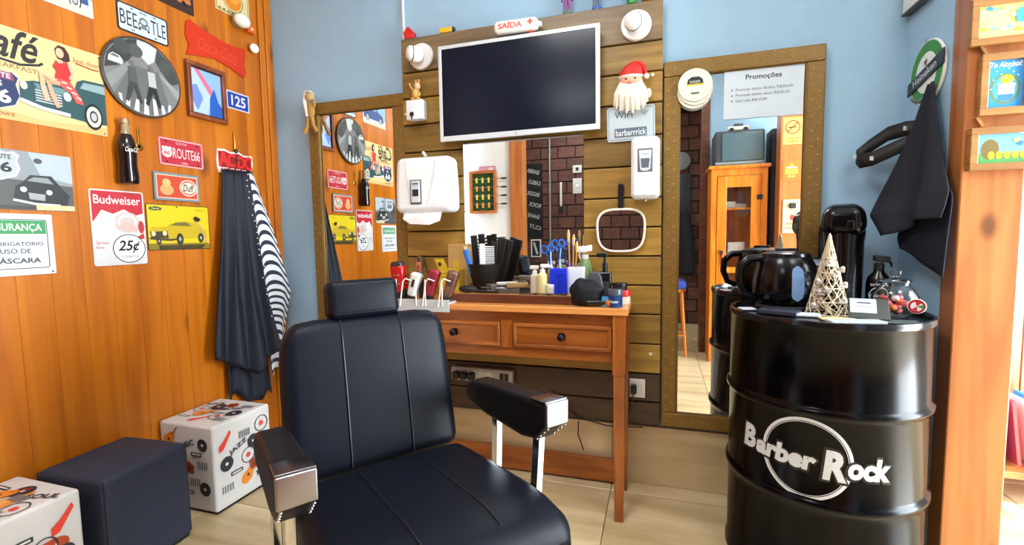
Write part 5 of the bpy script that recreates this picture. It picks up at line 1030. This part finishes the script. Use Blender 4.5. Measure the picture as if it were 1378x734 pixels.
# ================================================================== right stub wall: bottle-top sign, strap and towel
t = thing('hook_sign', 'round green sign with a black band and hook above the towel', 'sign', onright(2.010, 1.688, RX-.002, 0))
G().lathe([(.0001,0),(.106,0),(.108,.004),(.106,.010),(.0001,.010)],48).obj('disc', col((236,238,234),.35), t)
a = Art(.0102); a.ring(0,0,.103,.103,.034,(52,140,40),48); a.ring(0,0,.070,.070,.002,(30,90,30),40); a.poly([(0.0+.017*math.sin(k*PI/5)*(1 if k % 2 == 0 else .42)-.005, .036+.017*math.cos(k*PI/5)*(1 if k % 2 == 0 else .42)) for k in range(10)],(110,96,40)); a.obj('print', t)
bd2 = G().prism([(-.112,-.055),(.112,-.002),(.112,.046),(-.112,-.010)],.010,.016).obj('band', col((34,36,42),.4), t, False, bevel=.002); a = Art(.0163); a.text('Heineken',0,-.004,.15,.026,(206,210,212),.012,0,.23); a.obj('lettering', bd2)
G().tube([(.0,-.085,.012),(.0,-.10,.035),(.0,-.085,.050)],.005,8).obj('hook', STEEL, t); G().tube([(-.02,.104,.006),(-.02,.118,.006)],.002,6).obj('nail', STEEL, t)
TW = col((38,40,48),.85,0,.2,.4,600)
g = cloth([(.862,1.965,1.635),(.845,1.99,1.52),(.815,2.03,1.38),(.775,2.06,1.25),(.755,2.04,1.205),(.775,1.98,1.13)], [(.858,1.925,1.635),(.852,1.885,1.52),(.850,1.835,1.38),(.845,1.775,1.27),(.838,1.775,1.22),(.830,1.79,1.16)], 40, 26, lambda s: 1-.10*s+.02*math.sin(7*s), lambda s,t: (-.018*math.sin(2*PI*1.5*s+.4)*(.2+t)-.012*t, 0, 0))
o = g.obj('towel', TW, None, solid=.004); tag(o, 'charcoal towel hanging in folds from the round green hook sign', 'towel')
g = cloth([(.868,1.94,1.40),(.830,2.0,1.25),(.805,1.99,1.12),(.80,1.94,1.06)], [(.868,1.90,1.40),(.862,1.80,1.25),(.845,1.785,1.10),(.835,1.775,1.00)], 24, 16, lambda s: .86+.14*s, lambda s,t: (.004*math.sin(8*s),0,0))
o = g.obj('towel', col((28,28,40),.85,0,.2,.4,600), None, solid=.004); tag(o, 'dark lower towel fold hanging beneath the charcoal towel', 'towel')
def ribbon(path, wd, name, mat_, M=None, parent=None):
    g = G(); vs = []; 
    for p in path: p = Vector(p); vs += [p+Vector((0,0,-wd/2)), p+Vector((0,0,wd/2))]
    n = len(path); g.add(vs, [(2*i,2*i+2,2*i+3,2*i+1) for i in range(n-1)]); return g.obj(name, mat_, parent, solid=.004)
pth = [(.862,1.990,1.500),(.835,2.035,1.508),(.795,2.075,1.500),(.745,2.105,1.460),(.712,2.110,1.428),(.716,2.085,1.408),(.745,2.055,1.412),(.80,2.02,1.440),(.850,1.985,1.462)]
o = ribbon(pth, .052, 'strap', BLKM); tag(o, 'black looped strap with white marks beside the charcoal towel', 'strap')
for p in (pth[1],pth[4],pth[6]): G().box((p[0]-.003,p[1]-.004,p[2]),(.022,.003,.014),0,.6).obj('white_mark', WHT, o, False)
t = thing('wall_box', 'white flat wall box with a dark lower edge at the top of the blue wall', 'wall box', onright(2.075, 2.12, RX-.001)); G().rbox((0,0,.014),(.088,.175,.013),.004).obj('cover', col((226,230,220),.4), t); G().bx(-.088,.088,-.182,-.1755,.001,.03).obj('dark_edge', col((70,74,66),.5), t, False)
# shadow-box pictures on the post
FRW = wood('shadow_box_pine', [(136,92,44),(154,108,56),(172,126,70)], 'X', 8, 24, .4, .2, .05)
def shadow_box(label, x0, x1, z0, z1, b, art):
    cx_, cz_ = (x0+x1)/2, (z0+z1)/2; w_, h_ = (x1-x0)/2, (z1-z0)/2; t = thing('shadow_box', label, 'picture', onback(cx_, cz_, 1.8045), 'shadow box pictures on the post')
    for nm,(a_,b_,c_,e_) in (('rail',(-w_,w_,h_-b,h_)),('rail',(-w_,w_,-h_,-h_+b)),('stile',(-w_,-w_+b,-h_+b,h_-b)),('stile',(w_-b,w_,-h_+b,h_-b))): G().bx(a_,b_,c_,e_,.0,.022).obj(nm, FRW, t, False, bevel=.002)
    G().bx(-w_+b-.002,w_-b+.002,-h_+b-.002,h_-b+.002,.001,.012).obj('backing', col((150,200,226),.5), t, False); a = Art(.0124,.35); art(a,w_-b,h_-b); a.obj('print', t)
def art1(a,w,h):
    a.rect(-w,w,-h,h,(240,226,140)); r_ = random.Random(5)
    for k in range(22): a.ell(r_.uniform(-w*.85,w*.85),r_.uniform(-h*.8,h*.8),.008,.005,[(244,206,60),(250,240,190),(120,180,220),(226,214,120)][k % 4],10)
    a.ell(.02,.01,.012,.022,(70,160,220)); a.ell(-w*.7,h*.8,.008,.006,(60,140,210))
def art2(a,w,h):
    a.rect(-w,w,-h,h,(60,150,214)); a.ell(0,-.014,.036,.044,(110,130,80)); a.ell(0,-.014,.030,.038,(80,160,220)); a.ell(.004,.012,.015,.014,(244,206,50)); a.rect(-.016,.022,-.030,.000,(240,240,240)); a.rect(-.014,.018,-.048,-.030,(70,130,206)); a.text('To Alcohol!',0,.056,w*1.8,.016,(246,246,246),.01,.2)
    for k in range(12): a.ell(-w*.8+w*1.6*((k*37) % 12)/12,-h*.2+h*.9*((k*53) % 12)/12,.002,.002,(226,240,250),8)
def art3(a,w,h):
    a.rect(-w,w,-h,h,(120,190,226)); a.poly([(-w,-h),(w,-h),(w,-h*.4),(-w,-h*.3)],(90,160,90)); a.ell(-w*.6,-.002,.022,.030,(120,104,60))
    for k in range(7): a.ell(-w*.55+w*.24*k,-h*.45,.008,.012,(244,206,50),12)
    a.ell(w*.2,h*.5,.008,.006,(244,220,120)); a.ell(w*.3,h*.3,.007,.007,(70,120,190)); a.poly([(w*.2,h),(w,h),(w,h*.6)],(226,240,248))
shadow_box('top shadow box picture in pale yellow on the timber post', .880, 1.075, 1.691, 1.823, .020, art1); shadow_box('middle upright blue shadow box picture reading To Alcohol on the post', .910, 1.034, 1.487, 1.664, .020, art2); shadow_box('lowest shadow box picture in light blue on the timber post', .894, 1.090, 1.325, 1.451, .020, art3)
for x, z, dx in ((.918,1.678,-.006),(.918,1.470,.0)): 
    o = G().box((0,0,0),(.008,.012,.030),0,0,0,-.5).obj('wood_sliver', FRW, None, False, M=T(x,1.797,z)); tag(o, 'small wooden hanger between the '+('top and middle' if z > 1.5 else 'middle and lowest')+' shadow boxes', 'hanger')
"""end of right side"""
# ================================================================== what the mirrors show of the rest of the room
t = thing('table_football_toy', 'framed miniature table football game on the white rear wall', 'wall game', onrear(-1.875, 1.645, -.748) @ Matrix.Scale(1.42,4))
for nm,(a_,b_,c_,e_) in (('rail',(-.112,.112,.145,.165)),('rail',(-.112,.112,-.165,-.145)),('stile',(-.112,-.092,-.145,.145)),('stile',(.092,.112,-.145,.145))): G().bx(a_,b_,c_,e_,.001,.04).obj(nm, POSTW, t, False, bevel=.002)
G().bx(-.094,.094,-.147,.147,.001,.006).obj('pitch', col((40,92,52),.6), t, False)
for k in range(4):
    z = .10-.065*k; rd = G().tube([(-.165,z,.03),(.14,z,.03)],.003,6).obj('rod', STEEL, t); G().tube([(-.195,z,.03),(-.155,z,.03)],.007,8).obj('grip', BLK, rd)
    for x in (-.05,.0,.05): G().rbox((x,z-.008,.03),(.007,.020,.006),.004).obj('player', col((226,150,60) if k % 2 else (230,200,80),.4), rd)
o, a = plate('small_plate', 'pink number plate above the miniature football game', 'number plate', onrear(-1.83, 1.90, -.748), .20, .07, (216,160,170), .006, .003); a.outline(-.09,.09,-.028,.028,.004,(130,60,90)); a.ell(-.04,0,.03,.018,(236,214,214)); a.obj('print', o)
o, a = plate('chalk_board', 'black board with white chalk lettering beside the rear timber post', 'board', onrear(-1.62, 1.62, -2.004), .24, 1.0, (24,24,28), .004, .012)
for k, s_ in enumerate(('BARBA','CABELO','BIGODE','ROCK','SHAVE','CUT')): a.text(s_, .01*(-1)**k, .40-.15*k, .17, .055, (190,194,196), .01, 0, .25)
a.obj('lettering', o)
t = thing('framed_print', 'small black and white framed picture low on the brown block wall', 'picture', onrear(-1.60, .98, -2.004)); G().bx(-.07,.07,-.12,.12,.001,.015).obj('frame', WHT, t, False); a = Art(.0155); a.rect(-.055,.055,-.105,.105,(30,30,34)); a.line([(-.02,-.08),(.03,.08)],.03,(200,200,200)); a.obj('print', t)
o = G().tube([(-1.40,-1.99,0),(-1.40,-1.99,CZ)],.012,10).obj('conduit_pipe', col((150,152,150),.4)); tag(o, 'thin grey conduit pipe running up the brown block wall', 'pipe')
t = thing('wall_thermometer', 'slim white thermometer on the brown block wall', 'thermometer', onrear(-1.25, 1.70, -2.004)); G().rbox((0,.0,.006),(.014,.16,.005),.004).obj('scale_board', col((226,220,204),.4), t); G().rbox((0,-.20,.012),(.03,.04,.010),.006).obj('bulb_holder', BLKM, t)
for k, z in enumerate((2.02,1.80)):
    t = thing('light_switch', ['upper','lower'][k]+' pale switch plate on the brown block wall', 'switch', onrear(-1.03, z, -2.004)); G().rbox((0,0,.005),(.06,.05 if k == 0 else .10,.005),.004).obj('plate', col((206,206,200),.4), t); G().rbox((0,0,.012),(.02,.02,.004),.003).obj('rocker', BLKM if k == 0 else WHT, t)
# glazed cabinet with portable television
t = thing('glazed_cabinet', 'tall honey pine cabinet with a glass door reflected in the right mirror', 'cabinet', T(.655, -.155, 0))
W_, D_ = .222, .30
for x in (-W_+.01,W_-.01): G().bx(x-.01,x+.01,-D_,-.02,.0,1.70).obj('side_panel', CAB, t, False)
G().bx(-W_+.02,W_-.02,-D_,-D_+.012,.06,1.70).obj('back_panel', CAB, t, False); G().bx(-W_-.02,W_+.02,-D_-.01,.015,1.70,1.728).obj('top', CAB, t, False, bevel=.004); G().bx(-W_+.02,W_-.02,-D_+.012,-.02,.06,.08).obj('bottom', CAB, t, False)
for z in (.55,.95,1.35): G().bx(-W_+.02,W_-.02,-D_+.012,-.03,z,z+.016).obj('shelf', CAB, t, False)
for x0,x1 in ((-W_,-W_+.05),(W_-.05,W_)): G().bx(x0,x1,-.02,0,0,1.70).obj('face_stile', CAB, t, False, bevel=.002)
G().bx(-W_+.05,W_-.05,-.02,0,1.64,1.70).obj('face_rail', CAB, t, False); G().bx(-W_+.05,W_-.05,-.02,0,0,.08).obj('plinth', CAB, t, False)
d = G().bx(-.170,-.095,-.018,.006,.085,1.635).bx(.095,.170,-.018,.006,.085,1.635).bx(-.095,.095,-.018,.006,1.54,1.635).bx(-.095,.095,-.018,.006,.085,.19).bx(-.095,.095,-.018,.006,.80,.85).obj('door', CAB, t, False, bevel=.002)
G().bx(-.097,.097,-.008,-.004,.85,1.54).obj('glass_pane', glass('cabinet_glass'), d, False); G().bx(-.097,.097,-.008,-.004,.19,.80).obj('glass_pane', glass('cabinet_glass'), d, False); G().rbox((-.130,.014,.98),(.012,.010,.016),.004).obj('lock', BLKM, d); G().rbox((-.120,.016,.92),(.008,.006,.05),.004).obj('key_tag', col((220,90,50),.5), d)
for z in (.35,1.45): G().bx(.14,.185,.006,.010,z-.02,z+.02).obj('hinge', BLKM, d, False)
for k,(x,z,c,s_) in enumerate(((-.05,1.366,(214,214,206),(.04,.05,.03)),(.03,1.366,(190,190,186),(.05,.05,.02)),(.0,.966,(226,226,220),(.07,.06,.05)),(-.02,.566,(206,196,180),(.06,.05,.04)))):
    o = G().rbox((0,0,s_[2]),s_,.008).obj('folded_towel', col(c,.8), M=T(.655+x,-.155-.15,z)); tag(o, ['small pale pack on the cabinet upper shelf','wide grey pack on the cabinet upper shelf','white folded towel on the cabinet middle shelf','beige folded towel on the cabinet lower shelf'][k], 'towel')
t = thing('portable_television', 'old dark portable television on top of the pine cabinet', 'television', T(.655, -.17, 1.7285)); G().rbox((0,-.14,.15),(.195,.14,.145),.02).obj('casing', col((44,50,54),.5), t); G().rbox((.02,.002,.155),(.160,.006,.118),.02,4,3).obj('screen', col((70,90,96),.12,0,.6), t); G().rbox((0,.0,.018),(.19,.008,.012),.004).obj('control_strip', col((120,126,126),.4), t)
t = thing('toy_car', 'white toy car standing on the old portable television', 'toy car', T(.655, -.27, 2.0245)); G().rbox((0,0,.03),(.085,.030,.018),.010).obj('body', col((214,214,196),.35), t); G().rbox((.0,0,.055),(.038,.026,.016),.010).obj('cabin', col((60,66,70),.2), t)
for x in (-.055,.055):
    for y in (-.03,.03): G().lathe([(.0001,-.006),(.018,-.006),(.018,.006),(.0001,.006)],16,(x,y,.0185),axis='Y').obj('wheel', BLK, t)
o = G().rbox((0,0,1.02),(.055,.10,1.015),.02).obj('tall_speaker', col((40,42,46),.5), M=T(.968,-.36,0)); tag(o, 'tall dark loudspeaker column between cabinet and rear post', 'speaker'); G().lathe([(.0001,.101),(.04,.101),(.045,.10)][::-1],20,(0,0,1.7),axis='Y').obj('driver', BLK, o)
o = G().bx(.935,1.10,-.17,-.02,0,CZ).obj('timber_post', POSTW, None, False, bevel=.004); tag(o, 'timber post carrying three small signs, reflected in the right mirror', 'post')
o, a = plate('no_smoking_sign', 'yellow no smoking sign on the reflected timber post', 'sign', onrear(1.017,1.955,-.019), .135, .21, (240,206,90), .003, .003); a.ring(0,.03,.055,.055,.010,(200,50,30)); a.line([(-.038,.068),(.038,-.008)],.010,(200,50,30)); a.rect(-.03,.03,.024,.034,(60,40,30)); a.text('PROIBIDO',0,-.060,.09,.016,(120,60,30),.02); a.text('FUMAR',0,-.082,.07,.014,(120,60,30),.02); a.obj('print', o)
o, a = plate('burger_sign', 'small orange food sign in the middle of the reflected post', 'sign', onrear(1.017,1.64,-.019), .13, .16, (232,110,40), .003, .003); a.rect(-.045,.045,-.025,.015,(246,206,60)); a.poly([(-.02,.045),(.0,.06),(.02,.045)],(246,206,60)); a.text('COMBO',0,.028,.08,.014,(250,230,200),.02); a.text('R$ 20',0,-.045,.05,.014,(250,220,120),.02); a.obj('print', o)
o, a = plate('opener_board', 'pale board with a wall bottle opener and red lettering', 'sign', onrear(1.03,1.275,-.019), .135, .27, (226,196,146), .003, .008); a.text('ABRA',0,-.06,.09,.024,(200,60,50),.03); a.text('AQUI',0,-.095,.09,.024,(200,60,50),.03); a.ell(0,-.01,.018,.024,(206,60,50)); a.obj('lettering', o); G().rbox((0,.085,.018),(.024,.022,.010),.008).obj('opener', BLKM, o)
# wooden stool with blue seat, dark jacket, clock
t = thing('bar_stool', 'wooden stool with a blue cushion reflected in the right mirror', 'stool', T(.10, -.42, 0))
for sx in (-1,1):
    for sy in (-1,1): G().tube([(sx*.15,sy*.15,0),(sx*.11,sy*.11,.60)],[.014,.016],10).obj('leg', CAB, t)
G().tube([(-.14,.14,.2),(.14,.14,.2)],.009,8).obj('stretcher', CAB, t); G().tube([(-.14,-.14,.2),(.14,-.14,.2)],.009,8).obj('stretcher', CAB, t); G().lathe([(.15,.60),(.155,.61),(.155,.63),(.0001,.63)],28).obj('seat', CAB, t); G().rbox((0,0,.67),(.15,.15,.04),.03,4,3).obj('cushion', col((30,60,150),.7), t)
g = cloth([(.16,-1.97,1.45),(.12,-1.96,1.2),(.08,-1.95,.9),(.07,-1.95,.62)], [(.34,-1.97,1.45),(.40,-1.96,1.2),(.42,-1.95,.9),(.43,-1.95,.62)], 20, 12, lambda s: 1-.03*math.sin(8*s), lambda s,t: (0,.03*math.sin(9*s)*(.3+t)+.03,0)); o = g.obj('jacket', col((22,24,34),.8), None, solid=.01); tag(o, 'dark jacket hanging on the brown block wall, seen in the right mirror', 'jacket')
t = thing('wall_clock', 'round grey wall clock on the brown block wall, seen in the right mirror', 'clock', onrear(.26, 2.05, -2.004)); G().lathe([(.0001,.002),(.11,.002),(.115,.01),(.11,.03),(.095,.032)],32).obj('case', col((150,156,156),.3,.5), t); G().lathe([(.096,.028),(.0001,.028)],32).obj('dial', col((196,204,200),.4), t); a = Art(.0285); a.line([(0,0),(.0,.06)],.006,(30,30,30)); a.line([(0,0),(.04,.02)],.006,(30,30,30)); a.obj('hands', t)
o = G().rbox((0,0,.015),(.12,.32,.014),.01).obj('mirror_cabinet', col((70,78,82),.25,.3), M=onrear(.26,1.58,-2.004)); tag(o, 'grey flat panel below the wall clock on the brown block wall', 'panel'); G().lathe([(.008,.03),(.008,.045),(.0001,.046)],12,(.09,0,0)).obj('knob', CHROME, o)
o, a = plate('wall_leaflet', 'blue and white leaflet pinned to the brown block wall', 'leaflet', onrear(.60,1.80,-2.004), .16, .40, (214,220,226), .003, .002); a.rect(-.07,.07,.06,.18,(70,140,206)); a.poly([(-.07,-.18),(.07,-.18),(.07,-.05),(-.07,-.1)],(226,190,196)); a.obj('print', o)
o = G().lathe([(.02,0),(.05,.02),(.055,.05),(.05,.05),(.0001,.03)],20).obj('soap_bowl', col((210,210,206),.3), M=T(-1.155,1.99,TT+.0005)); tag(o, 'small white bowl behind the red clipper on the dressing table', 'bowl')
